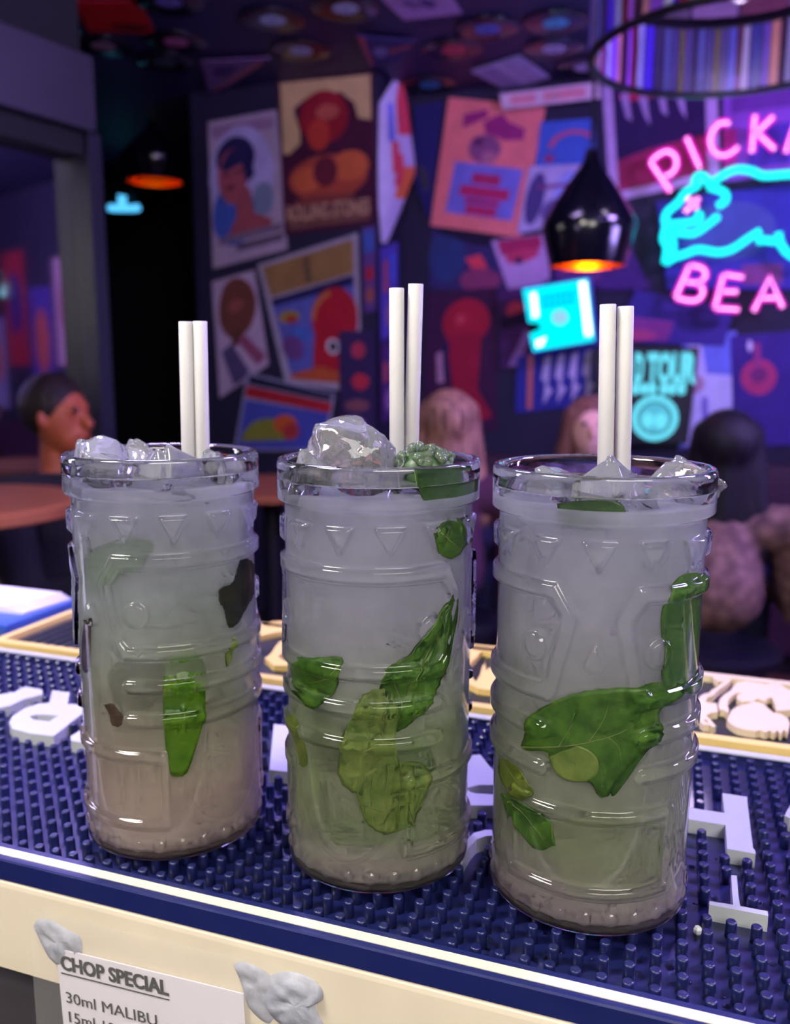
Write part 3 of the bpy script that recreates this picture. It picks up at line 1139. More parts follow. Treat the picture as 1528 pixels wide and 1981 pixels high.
def ice(k, px, width, height, r_off, label, seed, sharp=0.45, tilt=(0.3, 0.2, 0.5), depth=None, zdown=0.0):
    """clear irregular cube; px is where its top shows, r_off its distance behind the rim's near side"""
    C = GL[k]
    Y = C.y + r_off / 1000
    top = at_y(px[0], px[1], Y)
    bm = bmesh.new()
    bmesh.ops.create_icosphere(bm, subdivisions=4, radius=1)
    sx, sy, sz = width / 2000, (depth or width) / 2000, height / 2000
    rot = Matrix.Rotation(tilt[2], 3, 'Z') @ Matrix.Rotation(tilt[0], 3, 'X') @ Matrix.Rotation(tilt[1], 3, 'Y')
    for vtx in bm.verts:
        p = vtx.co.copy()
        e = sharp
        q = Vector([math.copysign(abs(c) ** e, c) for c in p])
        n = noise.noise(p * 1.7 + Vector((seed, 0, 0))) * 0.22 + noise.noise(p * 4 + Vector((0, seed, 0))) * 0.07
        q = q * (1 + n) * 0.82
        q = rot @ q
        vtx.co = Vector((q.x * sx, q.y * sy, q.z * sz))
    hi = max(v.co.z for v in bm.verts)
    for vtx in bm.verts:
        vtx.co += top - Z * hi
    me = bpy.data.meshes.new('ice_cube')
    bm.to_mesh(me)
    bm.free()
    o = link('ice_cube', me, m_ice, None, True)
    return tag(o, label, 'ice', 'ice cubes in the drinks')


m_ice = clear('clear_ice', 1.31, (0.93, 0.95, 0.97), bump=0.35, scale=160)
m_ice.node_tree.nodes['Principled BSDF'].inputs['Transmission Weight'].default_value = 0.90
# left glass
ice(0, (192, 842), 26, 30, -14, 'large rounded ice cube at the left rim of the leftmost glass', 1.0, 0.5, (0.35, 0.25, 0.4))
ice(0, (276, 848), 20, 26, 10, 'small ice cube behind the large one in the leftmost glass', 2.3, 0.5, (0.2, 0.5, 0.9))
ice(0, (330, 856), 26, 28, -18, 'pointed ice cube left of the straws in the leftmost glass', 3.9, 0.32, (0.7, 0.6, 0.3))
ice(0, (408, 868), 12, 18, -8, 'bubbly ice bit right of the straws in the leftmost glass', 5.1, 0.8, (0.2, 0.1, 0.0))
ice(0, (455, 880), 20, 20, 5, 'low ice cube at the right rim of the leftmost glass', 6.4, 0.45, (0.5, 0.2, 0.2))
# middle glass
ice(1, (672, 803), 40, 46, -6, 'tall mound of clear ice rising above the middle glass', 8.2, 0.75, (0.1, -0.05, 0.4), 34)
ice(1, (600, 868), 18, 24, -14, 'low ice cube at the left rim of the middle glass', 9.5, 0.5, (0.4, 0.3, 0.0))
# right glass
ice(2, (1186, 878), 22, 26, -17, 'pointed ice cube in front of the straws in the rightmost glass', 11.3, 0.30, (0.75, 0.6, 0.2))
ice(2, (1330, 882), 24, 20, -2, 'ice cube at the right rim of the rightmost glass', 12.8, 0.42, (0.3, 0.55, 0.4))
ice(2, (1080, 900), 24, 20, 2, 'low ice cube at the left rim of the rightmost glass', 13.6, 0.5, (0.3, 0.2, 0.6))
# bubbly crushed ice with mint in the middle glass
ci = empty('crushed_ice', GL[1] + Vector((0.012, -0.008, 0.150)), 'bubbly green heap of crushed ice and mint right of the middle straws', 'ice')
mb = MB()
cc = at_y(826, 885, GL[1].y - 0.010)
m_bub = clear('bubbly_green_ice', 1.31, (0.55, 0.68, 0.52), bump=0.3, scale=400)
m_bub.node_tree.nodes['Principled BSDF'].inputs['Transmission Weight'].default_value = 0.88
for q in range(60):
    a, e = random.uniform(0, 6.28), random.uniform(0, 1)
    rr = math.sqrt(e)
    c = cc + Vector((math.cos(a) * rr * 0.0115, math.sin(a) * rr * 0.009, 0.0045 * (1 - rr ** 2) + random.uniform(-0.001, 0.0012) - 0.001))
    mb.ball(c, random.uniform(0.0010, 0.0022), n=10, m=7)
o = mb.build('bubbles', m_bub, ci, True)
o['kind'] = 'stuff'
mb = MB()
mb.ball(cc - Z * 0.006, 0.0105, 0.008, 0.0085, 20, 12)
me = mb.mesh('mint_pulp')
for vtx in me.vertices:
    vtx.co += (vtx.co - (cc - Z * 0.006)) * 0.25 * noise.noise(vtx.co * 300)
link('mint_pulp', me, leaf_material('mint_pulp_green', (60, 96, 52), (92, 126, 78)), ci, True)



def patch(k, outline, r_fn, material, label, name='mint_leaf', cat='mint leaf', group='mint leaves in the drinks', teeth=0.0, veins=(), vein_r=0.00035, vein_mat=None, part='blade', ripple=0.2, flesh=None):
    """leaf or peel lying against the inside of glass k; outline in image points, r_fn(x, y) its depth as radius in mm"""
    loop = smooth_pts([Vector((x, y, 0)) for x, y in outline + [outline[0]]], 5)[:-1]
    n = len(loop)
    cx = sum(p.x for p in loop) / n
    cy = sum(p.y for p in loop) / n
    if teeth:
        out = []
        for i, p in enumerate(loop):
            d = (p - Vector((cx, cy, 0))).normalized()
            out.append(p + d * (teeth if i % 3 == 0 else -teeth * 0.4 if i % 3 == 2 else 0.2 * teeth))
        loop = out

    def pt(x, y, lift=0.0):
        th, z = px_cyl(k, x, y)
        r = min(r_fn(x, y), 34.6) + ripple * noise.noise(Vector((x * 0.03, y * 0.03, k * 5.0)))
        if r > 32.2:
            r += 0.9 * relief_at(k, th, z)
        return cyl_pt(k, th, z, r + lift)
    RR = 9
    vs, fs = [], []
    for q in range(RR + 1):
        t = 1 - q / RR
        vs += [pt(cx + (p.x - cx) * t, cy + (p.y - cy) * t) for p in loop]
    for q in range(RR):
        for i in range(n):
            j = (i + 1) % n
            fs.append((q * n + i, q * n + j, (q + 1) * n + j, (q + 1) * n + i))
    root = empty(name, pt(cx, cy), label, cat, group)
    o = MB().add(vs, fs).build(part, material, root, True)
    md = o.modifiers.new('thickness', 'SOLIDIFY')
    md.thickness = 0.0003
    for vi, line in enumerate(veins):
        pts = smooth_pts([Vector((x, y, 0)) for x, y in line], 4)
        MB().tube([pt(p.x, p.y, 0.22) for p in pts], vein_r if vi == 0 else vein_r * 0.55, 5, r1=vein_r * 0.3).build('midrib' if vi == 0 else 'side_vein', vein_mat or m_vein, root, True)
    if flesh:
        ov = [pt(p.x, p.y, -0.4) for p in loop]
        c_ = pt(cx, cy, -11.0)
        MB().add(ov + [c_], [(i, (i + 1) % n, n) for i in range(n)]).build('flesh', flesh, root, False)
    return root


def zo(pts, f, x0, y0):
    return [(x0 + x / f, y0 + y / f) for x, y in pts]


LIME = dict(name='lime_wedge', cat='lime', group='lime wedges in the drinks', part='peel')
m_peel = leaf_material('bright_lime_peel', (92, 152, 16), (132, 184, 34), 0.3)
m_peel2 = leaf_material('soft_lime_peel', (96, 146, 60), (124, 168, 80), 0.3)
m_peel3 = leaf_material('dull_lime_peel', (66, 106, 52), (94, 132, 72), 0.3)
m_peel4 = leaf_material('pale_lime_peel', (140, 158, 76), (166, 178, 96), 0.3)
m_flesh = leaf_material('lime_flesh', (168, 188, 110), (196, 208, 140))
# ---- left glass
patch(0, zo([(1240, 895), (1290, 900), (1322, 960), (1326, 1040), (1310, 1120), (1262, 1220), (1225, 1290), (1180, 1322), (1160, 1290), (1140, 1200), (1115, 1170), (1117, 1085), (1190, 1050), (1215, 980)], 3.183, 80, 800),
      lambda x, y: 34.2 - 0.008 * abs(x - 470), m_leaf3, 'dark bruised mint leaf at the upper right of the leftmost glass', teeth=1.2, veins=[[(486, 1084), (478, 1140), (458, 1208)]], vein_r=0.0002, vein_mat=m_stem)
patch(0, [(316, 1292), (340, 1266), (380, 1264), (402, 1290), (402, 1340), (398, 1392), (388, 1428), (372, 1476), (358, 1502), (331, 1503), (323, 1470), (317, 1420), (314, 1350)],
      lambda x, y: 33.0 + 1.6 * min(1, max(0, (y - 1290) / 90)) - 0.012 * abs(x - 355), m_peel, 'bright green lime wedge low in the leftmost glass', ripple=0.0, flesh=m_flesh, **LIME)
patch(0, [(408, 1362), (440, 1335), (475, 1322), (512, 1318), (518, 1345), (490, 1368), (450, 1382)], lambda x, y: 32.6, m_leaf3, 'dark blurred leaf at the right wall beside the lime wedge')
patch(0, [(196, 1366), (212, 1364), (222, 1376), (234, 1392), (226, 1408), (210, 1404), (206, 1384)], lambda x, y: 33.7, m_stem, 'tiny brown leaf scrap at the left of the leftmost glass', teeth=0.8)
patch(0, [(160, 1198), (170, 1205), (170, 1250), (166, 1296), (158, 1294), (156, 1240)], lambda x, y: 33.8, m_stem, 'thin brown stem scrap standing at the left wall of the leftmost glass')
patch(0, [(444, 1292), (441, 1270), (448, 1244), (458, 1240), (456, 1264), (450, 1284)], lambda x, y: 33.8, m_leaf2, 'small green sliver under the dark leaf in the leftmost glass')
patch(0, [(140, 1120), (165, 1068), (230, 1045), (292, 1052), (280, 1090), (225, 1120), (170, 1150)], lambda x, y: 31.6, m_leaf, 'pale sunken leaf high at the left of the leftmost glass')
patch(0, [(200, 1330), (205, 1290), (260, 1280), (318, 1300), (316, 1350), (270, 1380), (222, 1372)], lambda x, y: 31.4, m_leaf3, 'sunken olive leaf left of the lime wedge in the leftmost glass')
# ---- middle glass
patch(1, [(882, 1150), (886, 1190), (870, 1258), (862, 1304), (849, 1338), (834, 1362), (812, 1386), (794, 1406), (768, 1419), (756, 1400), (742, 1370), (734, 1335), (752, 1296), (796, 1268), (838, 1210)],
      lambda x, y: 34.5 - 0.010 * max(0, 838 - x) - 0.006 * max(0, 1260 - y), m_leaf, 'large serrated mint leaf down the right of the middle glass', teeth=1.6, veins=[[(764, 1412), (786, 1350), (830, 1268), (876, 1170)], [(786, 1350), (806, 1340), (838, 1344)], [(800, 1322), (826, 1312), (858, 1304)], [(780, 1362), (766, 1330), (758, 1312)]])
patch(1, [(560, 1292), (578, 1278), (620, 1274), (655, 1274), (660, 1290), (651, 1320), (640, 1346), (620, 1364), (600, 1369), (584, 1352), (566, 1330)],
      lambda x, y: 34.3 - 0.004 * max(0, 620 - x), m_leaf, 'dark green mint leaf at the left wall of the middle glass', teeth=0.8, veins=[[(656, 1290), (620, 1318), (572, 1322)]])
patch(1, [(700, 1348), (735, 1336), (764, 1352), (771, 1400), (765, 1440), (772, 1488), (742, 1500), (704, 1538), (672, 1532), (650, 1502), (655, 1460), (662, 1420), (680, 1388)],
      lambda x, y: 34.2 - 0.7 * math.sin(x * 0.09) ** 2, m_leaf2, 'crumpled pale leaf across the centre of the middle glass', teeth=2.0, ripple=0.5,
      veins=[[(752, 1345), (740, 1420), (746, 1490)], [(745, 1400), (700, 1420), (665, 1440)], [(744, 1440), (705, 1455), (660, 1490)], [(745, 1470), (715, 1490), (685, 1525)], [(748, 1370), (720, 1372), (690, 1384)]])
patch(1, [(689, 1545), (700, 1582), (716, 1604), (741, 1616), (766, 1614), (796, 1600), (816, 1570), (832, 1530), (835, 1500), (820, 1480), (780, 1478), (740, 1486), (704, 1502), (688, 1520)],
      lambda x, y: 34.5 - 0.4 * math.sin(x * 0.16) ** 2, m_leaf2, 'pale veined mint leaf hanging in the centre of the middle glass', teeth=1.2, ripple=0.4,
      veins=[[(752, 1486), (748, 1540), (744, 1612)], [(725, 1492), (716, 1540), (722, 1600)], [(706, 1505), (700, 1540), (704, 1578)], [(778, 1482), (776, 1540), (770, 1606)], [(804, 1484), (804, 1530), (796, 1592)], [(700, 1560), (745, 1572), (800, 1552)]])
patch(1, [(700, 1500), (775, 1440), (830, 1450), (850, 1490), (820, 1560), (760, 1580), (700, 1560)], lambda x, y: 32.0, m_leaf, 'sunken green leaf behind the pale veined one in the middle glass')
patch(1, [(574, 1570), (640, 1580), (700, 1600), (800, 1596), (860, 1565), (904, 1552), (906, 1592), (862, 1622), (760, 1642), (650, 1640), (592, 1622)], lambda x, y: 32.6, m_leaf, 'sunken dark leaf lying along the bottom of the middle glass')
patch(1, [(562, 1380), (574, 1400), (584, 1440), (590, 1478), (578, 1482), (568, 1440), (560, 1410)], lambda x, y: 34.0, m_leaf4, 'narrow yellow stem at the left wall of the middle glass')
patch(1, [(566, 1480), (600, 1470), (614, 1520), (608, 1590), (584, 1600), (568, 1550)], lambda x, y: 32.6, m_leaf2, 'sunken pale leaf low at the left of the middle glass')
patch(1, [(600, 1380), (640, 1372), (672, 1400), (660, 1470), (640, 1500), (604, 1460)], lambda x, y: 32.0, m_leaf3, 'sunken dark leaf left of the crumpled one in the middle glass')
patch(1, [(846, 1030), (868, 1010), (902, 1014), (908, 1048), (884, 1080), (858, 1072)], lambda x, y: 33.9, m_leaf, 'mint leaf under the collar at the right of the middle glass', teeth=1.4, veins=[[(852, 1030), (880, 1050), (896, 1064)]])
patch(1, [(806, 916), (860, 912), (920, 914), (922, 970), (908, 1012), (880, 1008), (846, 990), (820, 962)], lambda x, y: 33.0 + 0.9 * min(1, max(0, (960 - y) / 40)), m_peel3, 'soft green lime wedge behind the collar of the middle glass', flesh=m_flesh, **LIME)
# ---- right glass
patch(2, zo([(300, 250), (400, 190), (560, 130), (700, 110), (880, 95), (1060, 66), (1180, 70), (1170, 130), (1090, 190), (1060, 260), (1076, 330), (1030, 400), (950, 480), (880, 550), (810, 630), (760, 715), (700, 712), (650, 640), (560, 630), (470, 590), (412, 520), (388, 462), (252, 440), (270, 330)], 2.938, 920, 1300),
      lambda x, y: 34.15 - 0.004 * max(0, x - 1230), m_leaf, 'broad mint leaf spread across the rightmost glass', teeth=1.2,
      veins=[zo([(245, 432), (460, 436), (640, 410), (820, 362), (960, 280)], 2.938, 920, 1300), zo([(460, 436), (520, 340), (560, 240)], 2.938, 920, 1300), zo([(640, 410), (720, 300), (760, 200)], 2.938, 920, 1300), zo([(560, 424), (620, 520), (640, 600)], 2.938, 920, 1300), zo([(760, 384), (820, 440), (840, 540)], 2.938, 920, 1300)])
patch(2, zo([(412, 490), (520, 446), (600, 432), (690, 500), (690, 590), (600, 634), (500, 618), (432, 560)], 2.938, 920, 1300), lambda x, y: 34.7, m_leaf2, 'folded pale half of the broad leaf in the rightmost glass', teeth=0.5)
patch(2, zo([(760, 560), (860, 470), (1000, 330), (1060, 300), (1050, 390), (960, 500), (860, 640), (780, 720)], 2.938, 920, 1300), lambda x, y: 33.85, m_leaf3g, 'mint leaf hanging below the broad one in the rightmost glass')
patch(2, zo([(130, 490), (180, 500), (235, 560), (285, 640), (315, 690), (290, 730), (205, 700), (145, 640), (122, 560)], 2.938, 920, 1300), lambda x, y: 34.2, m_leaf4, 'yellow-green leaf tip at the left wall of the rightmost glass', veins=[zo([(140, 500), (200, 600), (290, 710)], 2.938, 920, 1300)])
patch(2, zo([(130, 690), (200, 700), (300, 765), (400, 840), (432, 950), (450, 1080), (380, 1062), (310, 1012), (240, 930), (172, 820)], 2.938, 920, 1300), lambda x, y: 34.4 - 0.014 * max(0, y - 1560), m_leaf, 'slanting mint leaf low at the left of the rightmost glass', veins=[zo([(150, 700), (280, 840), (430, 1060)], 2.938, 920, 1300)])
patch(2, [(1301, 1138), (1326, 1114), (1356, 1110), (1366, 1136), (1362, 1250), (1354, 1332), (1292, 1328), (1287, 1250), (1286, 1190)], lambda x, y: 33.9 + 0.006 * max(0, x - 1300), m_peel2, 'long green lime wedge standing at the right wall of the rightmost glass', flesh=m_flesh, **LIME)
patch(2, [(1070, 976), (1130, 970), (1205, 976), (1208, 1014), (1150, 1026), (1082, 1016)], lambda x, y: 31.5, m_peel3, 'lime slice under the collar of the rightmost glass', flesh=m_flesh, **LIME)
patch(2, [(1050, 1600), (1180, 1580), (1290, 1610), (1290, 1690), (1260, 1730), (1170, 1748), (1090, 1720)], lambda x, y: 32.4, m_peel4, 'pale sunken lime wedge at the bottom of the rightmost glass', flesh=m_flesh, **LIME)

# ================================================================== BACK OF THE ROOM
def tile(root_mats, polys, quad, nrm, lift0, name, parent, step=0.0004):
    """flat print: list of (rgb, polygon in 0..1 sheet coordinates) laid on a quad of world points"""
    a, b, c, d = quad                        # top-left, top-right, bottom-right, bottom-left
    cols, mb = [], MB()

    def mp(s, t, k):
        return (a * (1 - s) + b * s) * (1 - t) + (d * (1 - s) + c * s) * t + nrm * (lift0 + step * k)
    for k, (rgb, pl) in enumerate(polys):
        if rgb not in cols:
            cols.append(rgb)
        mb.flat([mp(s, t, k) for s, t in pl], cols.index(rgb))
    return mb.build(name, [paint(c) for c in cols], parent)


def ell(cx, cy, rx, ry, n=22, a0=0.0, a1=6.2832):
    return [(cx + rx * math.cos(a0 + (a1 - a0) * i / n), cy + ry * math.sin(a0 + (a1 - a0) * i / n)) for i in range(n)]


def rect(x0, y0, x1, y1):
    return [(x0, y0), (x1, y0), (x1, y1), (x0, y1)]


def arc(cx, cy, r0, r1, a0, a1, ky=1.0, n=14):
    o = [(cx + r1 * math.cos(a0 + (a1 - a0) * i / n), cy + ky * r1 * math.sin(a0 + (a1 - a0) * i / n)) for i in range(n + 1)]
    return o + [(cx + r0 * math.cos(a0 + (a1 - a0) * i / n), cy + ky * r0 * math.sin(a0 + (a1 - a0) * i / n)) for i in range(n, -1, -1)]


_layer = [0]


def poster(px, D, rgb, polys, label, nrm=None, plane=None, name='poster', cat='poster', thick=0.0015, group='posters on the back wall'):
    """paper sheet pinned to a wall; px = its corners in the photograph, on the plane v = D"""
    _layer[0] += 1
    gap = 0.0015 + 0.0022 * (_layer[0] % 14)
    quad = [plane(x, y, gap) if plane else at_v(x, y, D - gap) for x, y in px]
    n = nrm or -V
    cen = sum(quad, Vector()) / 4
    low = Vector((cen.x, cen.y, min(p.z for p in quad)))
    root = empty(name, low, label, cat, group)
    MB().prism([quad], -n * thick).build('sheet', paint(rgb), root)
    if polys:
        tile(None, polys, quad, n, 0.0003, 'print', root)
    return root


DL, DR = 4.0, 4.4
cream, lil, plum, navyp, red, orange, tan_, teal, whitep, pinkp, blk, blu, grn, gry = (
    (214, 184, 128), (190, 168, 190), (70, 26, 56), (34, 34, 84), (176, 34, 44), (206, 96, 52), (150, 110, 70), (70, 130, 140), (212, 206, 214), (200, 96, 116), (20, 18, 28), (66, 96, 178), (132, 150, 48), (120, 112, 130))
# ---- left collage
poster([(402, 236), (535, 212), (556, 482), (412, 520)], DL, (176, 158, 176),
       [((150, 120, 150), rect(0.05, 0.04, 0.95, 0.12)), ((178, 170, 214), ell(0.45, 0.40, 0.46, 0.34)), (blu, ell(0.32, 0.66, 0.30, 0.22)), ((40, 36, 84), ell(0.38, 0.28, 0.28, 0.15)), ((168, 84, 96), ell(0.33, 0.40, 0.21, 0.19)),
        ((160, 80, 88), [(0.34, 0.52), (0.56, 0.50), (0.60, 0.68), (0.84, 0.76), (0.80, 0.82), (0.20, 0.82), (0.36, 0.68)]), ((40, 36, 84), [(0.16, 0.32), (0.30, 0.22), (0.60, 0.22), (0.64, 0.42), (0.52, 0.46), (0.46, 0.32), (0.22, 0.36)]), ((98, 44, 66), ell(0.24, 0.38, 0.06, 0.012)), ((98, 44, 66), ell(0.42, 0.375, 0.06, 0.012)), ((112, 40, 60), ell(0.29, 0.475, 0.06, 0.018)),
        ((120, 136, 160), ell(0.74, 0.60, 0.14, 0.12)), ((122, 106, 128), rect(0.10, 0.80, 0.96, 0.855)), ((96, 84, 104), rect(0.34, 0.875, 0.96, 0.925))],
       'portrait poster of a dark-haired woman under a pale arch, top left of the collage')
stone = poster([(536, 152), (722, 134), (728, 432), (550, 456)], DL, (72, 24, 52),
               [((206, 176, 122), [(0.03, 0.03), (0.97, 0.03), (0.97, 0.32), (0.84, 0.30), (0.80, 0.20), (0.66, 0.12), (0.46, 0.14), (0.30, 0.14), (0.16, 0.20), (0.22, 0.34), (0.22, 0.42), (0.10, 0.48), (0.03, 0.48)]),
                ((150, 28, 44), ell(0.48, 0.27, 0.26, 0.17)), ((186, 92, 78), ell(0.52, 0.24, 0.12, 0.05)), ((190, 60, 48), ell(0.42, 0.38, 0.12, 0.10)), ((172, 74, 56), ell(0.50, 0.66, 0.42, 0.15)), ((206, 100, 62), ell(0.74, 0.60, 0.20, 0.10)), ((206, 100, 62), ell(0.28, 0.66, 0.16, 0.08)), ((104, 34, 52), ell(0.48, 0.62, 0.13, 0.10)), ((130, 62, 58), ell(0.46, 0.80, 0.34, 0.03)),
                ((120, 78, 70), rect(0.06, 0.86, 0.94, 0.97))],
               'plum band poster with cream corners and red shapes, tallest in the left collage')


def wall_text(body, a, b, h, D, rgb, parent, bold=0.02, m=None):
    """one line of lettering on the plane v = D running from pixel a to pixel b"""
    p, q = at_v(a[0], a[1], D), at_v(b[0], b[1], D)
    ex = q - p
    me = text_mesh(body, 1.0, bold)
    xs = [v.co.x for v in me.vertices]
    k, x0 = 1 / (max(xs) - min(xs)), min(xs)
    for v in me.vertices:
        v.co = p + ex * ((v.co.x - x0) * k) + Z * (v.co.y / 0.69 * h)
    return link('lettering', me, m or paint(rgb), parent)


wall_text('ROLLING STONES', (556, 428), (716, 412), 0.068, DL - 0.0365, (206, 160, 130), stone)
poster([(498, 512), (692, 450), (700, 760), (552, 742)], DL, (168, 160, 176),
       [((150, 118, 70), [(0.04, 0.03), (0.95, 0.03), (0.95, 0.24), (0.06, 0.28)]), ((110, 88, 60), rect(0.45, 0.05, 0.52, 0.24)), (navyp, [(0.06, 0.30), (0.95, 0.25), (0.95, 0.31), (0.06, 0.36)]), ((92, 100, 176), [(0.06, 0.36), (0.95, 0.31), (0.95, 0.92), (0.10, 0.92)]),
        ((176, 30, 48), ell(0.72, 0.52, 0.26, 0.22)), ((176, 30, 48), [(0.50, 0.55), (0.95, 0.50), (0.95, 0.90), (0.40, 0.90), (0.44, 0.74)]), ((196, 120, 60), arc(0.72, 0.54, 0.22, 0.26, 3.3, 4.6, 0.85)), (whitep, ell(0.68, 0.70, 0.08, 0.055)), (blk, ell(0.68, 0.70, 0.045, 0.035)), ((160, 140, 60), ell(0.22, 0.46, 0.12, 0.05)), ((176, 60, 50), ell(0.24, 0.48, 0.07, 0.03)), ((70, 110, 190), ell(0.32, 0.60, 0.12, 0.05)),
        ((110, 70, 130), ell(0.20, 0.70, 0.13, 0.10)), ((190, 90, 50), [(0.10, 0.92), (0.50, 0.84), (0.95, 0.90), (0.95, 0.95), (0.10, 0.95)])],
       'pale-framed poster of a rounded red shape on blue with a tan heading')
poster([(410, 545), (492, 522), (520, 705), (425, 770)], DL, (186, 166, 186),
       [((112, 66, 52), ell(0.52, 0.30, 0.42, 0.28)), ((150, 84, 72), ell(0.50, 0.28, 0.18, 0.06)), ((100, 60, 48), rect(0.34, 0.50, 0.56, 0.64)), ((150, 80, 110), [(0.44, 0.60), (0.62, 0.58), (0.98, 0.90), (0.80, 0.94)]), ((84, 74, 110), [(0.10, 0.62), (0.34, 0.60), (0.66, 0.98), (0.30, 0.98)])],
       'tilted pale poster with a brown round figure, under the portrait poster')
poster([(478, 720), (648, 762), (630, 872), (452, 872)], DL, (150, 150, 180),
       [((30, 34, 60), [(0.03, 0.03), (0.97, 0.03), (0.97, 0.14), (0.03, 0.14)]), (red, [(0.02, 0.16), (0.98, 0.16), (0.98, 0.34), (0.02, 0.30)]), ((74, 84, 178), rect(0.03, 0.34, 0.97, 0.97)), ((136, 140, 52), ell(0.36, 0.88, 0.30, 0.34, 20, 3.14, 6.28)), ((206, 96, 46), ell(0.52, 0.60, 0.13, 0.14)), ((176, 60, 60), ell(0.60, 0.70, 0.09, 0.13))],
       'blue poster with red band, green mound and orange shape low in the collage')
poster([(700, 440), (726, 436), (728, 600), (704, 606)], DL, (92, 64, 130), [(blu, rect(0.1, 0.05, 0.9, 0.3)), (red, ell(0.5, 0.55, 0.3, 0.1)), ((160, 90, 70), ell(0.5, 0.8, 0.3, 0.1))], 'narrow purple poster at the right end of the left wall')
poster([(655, 640), (724, 640), (726, 870), (658, 872)], DL, (54, 40, 84), [((180, 60, 84), ell(0.55, 0.16, 0.20, 0.07)), ((190, 50, 70), ell(0.6, 0.42, 0.25, 0.07)), ((130, 80, 90), ell(0.5, 0.62, 0.35, 0.05)), ((110, 90, 130), ell(0.4, 0.8, 0.35, 0.10))], 'dark violet poster with red spots beside the red-shape poster')


# ---- poster curling off the return wall, violet light put into its pale sheet colour
def on_return(x, y, gap=0.0):
    d = ray(x, y)
    p0 = U * -1.53
    return CAMP + d * ((-1.53 + gap) / d.dot(U))


cp = empty('curled_poster', on_return(745, 470, 0.02), 'bright lilac and red curled poster on the narrow return wall', 'poster', 'posters on the back wall')
NS, NTT = 10, 26
vs, fs, ms = [], [], []
edges_l = [(150, 764), (200, 733), (300, 731), (400, 732), (470, 738)]
edges_r = [(150, 778), (200, 788), (330, 804), (400, 778), (470, 748)]


def interp(tab, y):
    for (a, p), (b2, q) in zip(tab, tab[1:]):
        if y <= b2:
            return p + (q - p) * (y - a) / (b2 - a)
    return tab[-1][1]


for i in range(NTT + 1):
    y = 150 + 320 * i / NTT
    xl, xr = interp(edges_l, y), interp(edges_r, y)
    for j in range(NS + 1):
        s = j / NS
        xx = xl + (xr - xl) * s
        p = at_v(xx, y, 4.03 + 0.30 * (xx - 731) / 73 - 0.05 * math.sin(math.pi * s) * math.sin(math.pi * i / NTT))
        vs.append(p)
for i in range(NTT):
    for j in range(NS):
        fs.append((i * (NS + 1) + j, i * (NS + 1) + j + 1, (i + 1) * (NS + 1) + j + 1, (i + 1) * (NS + 1) + j))
        s, t = j / NS, i / NTT
        m_ = 0
        if s > 0.5 and t < 0.32 or abs(s - 0.35 - 0.3 * t) < 0.12 and 0.35 < t < 0.65:
            m_ = 1
        elif 0.2 < s < 0.5 and 0.12 < t < 0.36:
            m_ = 2
        elif s > 0.55 and 0.5 < t < 0.72:
            m_ = 3
        ms.append(m_)
mb = MB()
mb.add(vs, fs)
mb.m = ms
mb.build('sheet', [paint((206, 196, 236)), paint((226, 74, 96)), paint((110, 120, 226)), paint((236, 120, 70))], cp, True)
for q, (pq, rgb, lab) in enumerate((([(735, 480), (770, 468), (770, 640), (738, 660)], (96, 84, 190), 'blue-violet poster below the curled one on the return wall'),
                                    ([(736, 665), (770, 655), (770, 800), (738, 820)], (80, 50, 110), 'dim purple poster lowest on the return wall'))):
    poster(pq, 0, rgb, [((190, 90, 90), rect(0.15, 0.15 + 0.1 * q, 0.4, 0.5)), ((84, 110, 220), rect(0.55, 0.1, 0.85, 0.4)), ((150, 110, 160), ell(0.5, 0.75, 0.3, 0.15))], lab, nrm=U, plane=lambda x, y, g: on_return(x, y, g))

# ---- right collage
salmon = poster([(868, 188), (1056, 206), (1006, 460), (832, 436)], DR, (222, 120, 118),
                [((150, 40, 110), [(0.18, 0.12), (0.42, 0.06), (0.44, 0.12), (0.20, 0.22)]), ((150, 40, 110), [(0.40, 0.16), (0.58, 0.08), (0.66, 0.14), (0.84, 0.18), (0.84, 0.26), (0.66, 0.28), (0.44, 0.24)]), ((132, 74, 118), ell(0.46, 0.36, 0.17, 0.11)), ((96, 44, 88), ell(0.38, 0.31, 0.06, 0.035)), ((168, 104, 130), ell(0.52, 0.42, 0.08, 0.05)),
                 ((112, 110, 196), [(0.17, 0.48), (0.90, 0.48), (0.88, 0.88), (0.15, 0.88)]), ((170, 36, 92), rect(0.38, 0.55, 0.68, 0.63)), ((176, 36, 92), rect(0.27, 0.65, 0.80, 0.735)), ((160, 40, 100), rect(0.34, 0.745, 0.72, 0.79)), ((176, 36, 92), rect(0.36, 0.80, 0.70, 0.87))],
                'salmon pink poster with purple script and a blue panel, right of the corner')
poster([(966, 182), (1158, 158), (1162, 190), (972, 212)], DR - 0.05, (206, 178, 196), [((206, 130, 146), rect(0.10, 0.2, 0.36, 0.8)), ((206, 130, 146), rect(0.44, 0.2, 0.86, 0.8)), ((120, 150, 140), ell(0.55, 0.6, 0.02, 0.12))], 'narrow pink and white strip along the top of the back wall')
poster([(1046, 236), (1150, 228), (1152, 316), (1036, 322)], DR, (64, 96, 186), [((180, 84, 110), arc(0.62, 0.62, 0.34, 0.44, 3.2, 5.6, 0.9)), ((150, 50, 90), ell(0.22, 0.84, 0.09, 0.09))], 'small blue poster with a faint red arc beside the salmon one')
poster([(1024, 322), (1144, 316), (1112, 430), (1000, 452)], DR, (170, 160, 204), [((74, 60, 120), ell(0.2, 0.5, 0.16, 0.4)), ((140, 150, 220), ell(0.72, 0.4, 0.22, 0.3)), ((120, 60, 110), rect(0.2, 0.3, 0.8, 0.36)), ((96, 80, 140), ell(0.55, 0.72, 0.2, 0.18))], 'grey-lilac illustrated poster left of the black pendant')
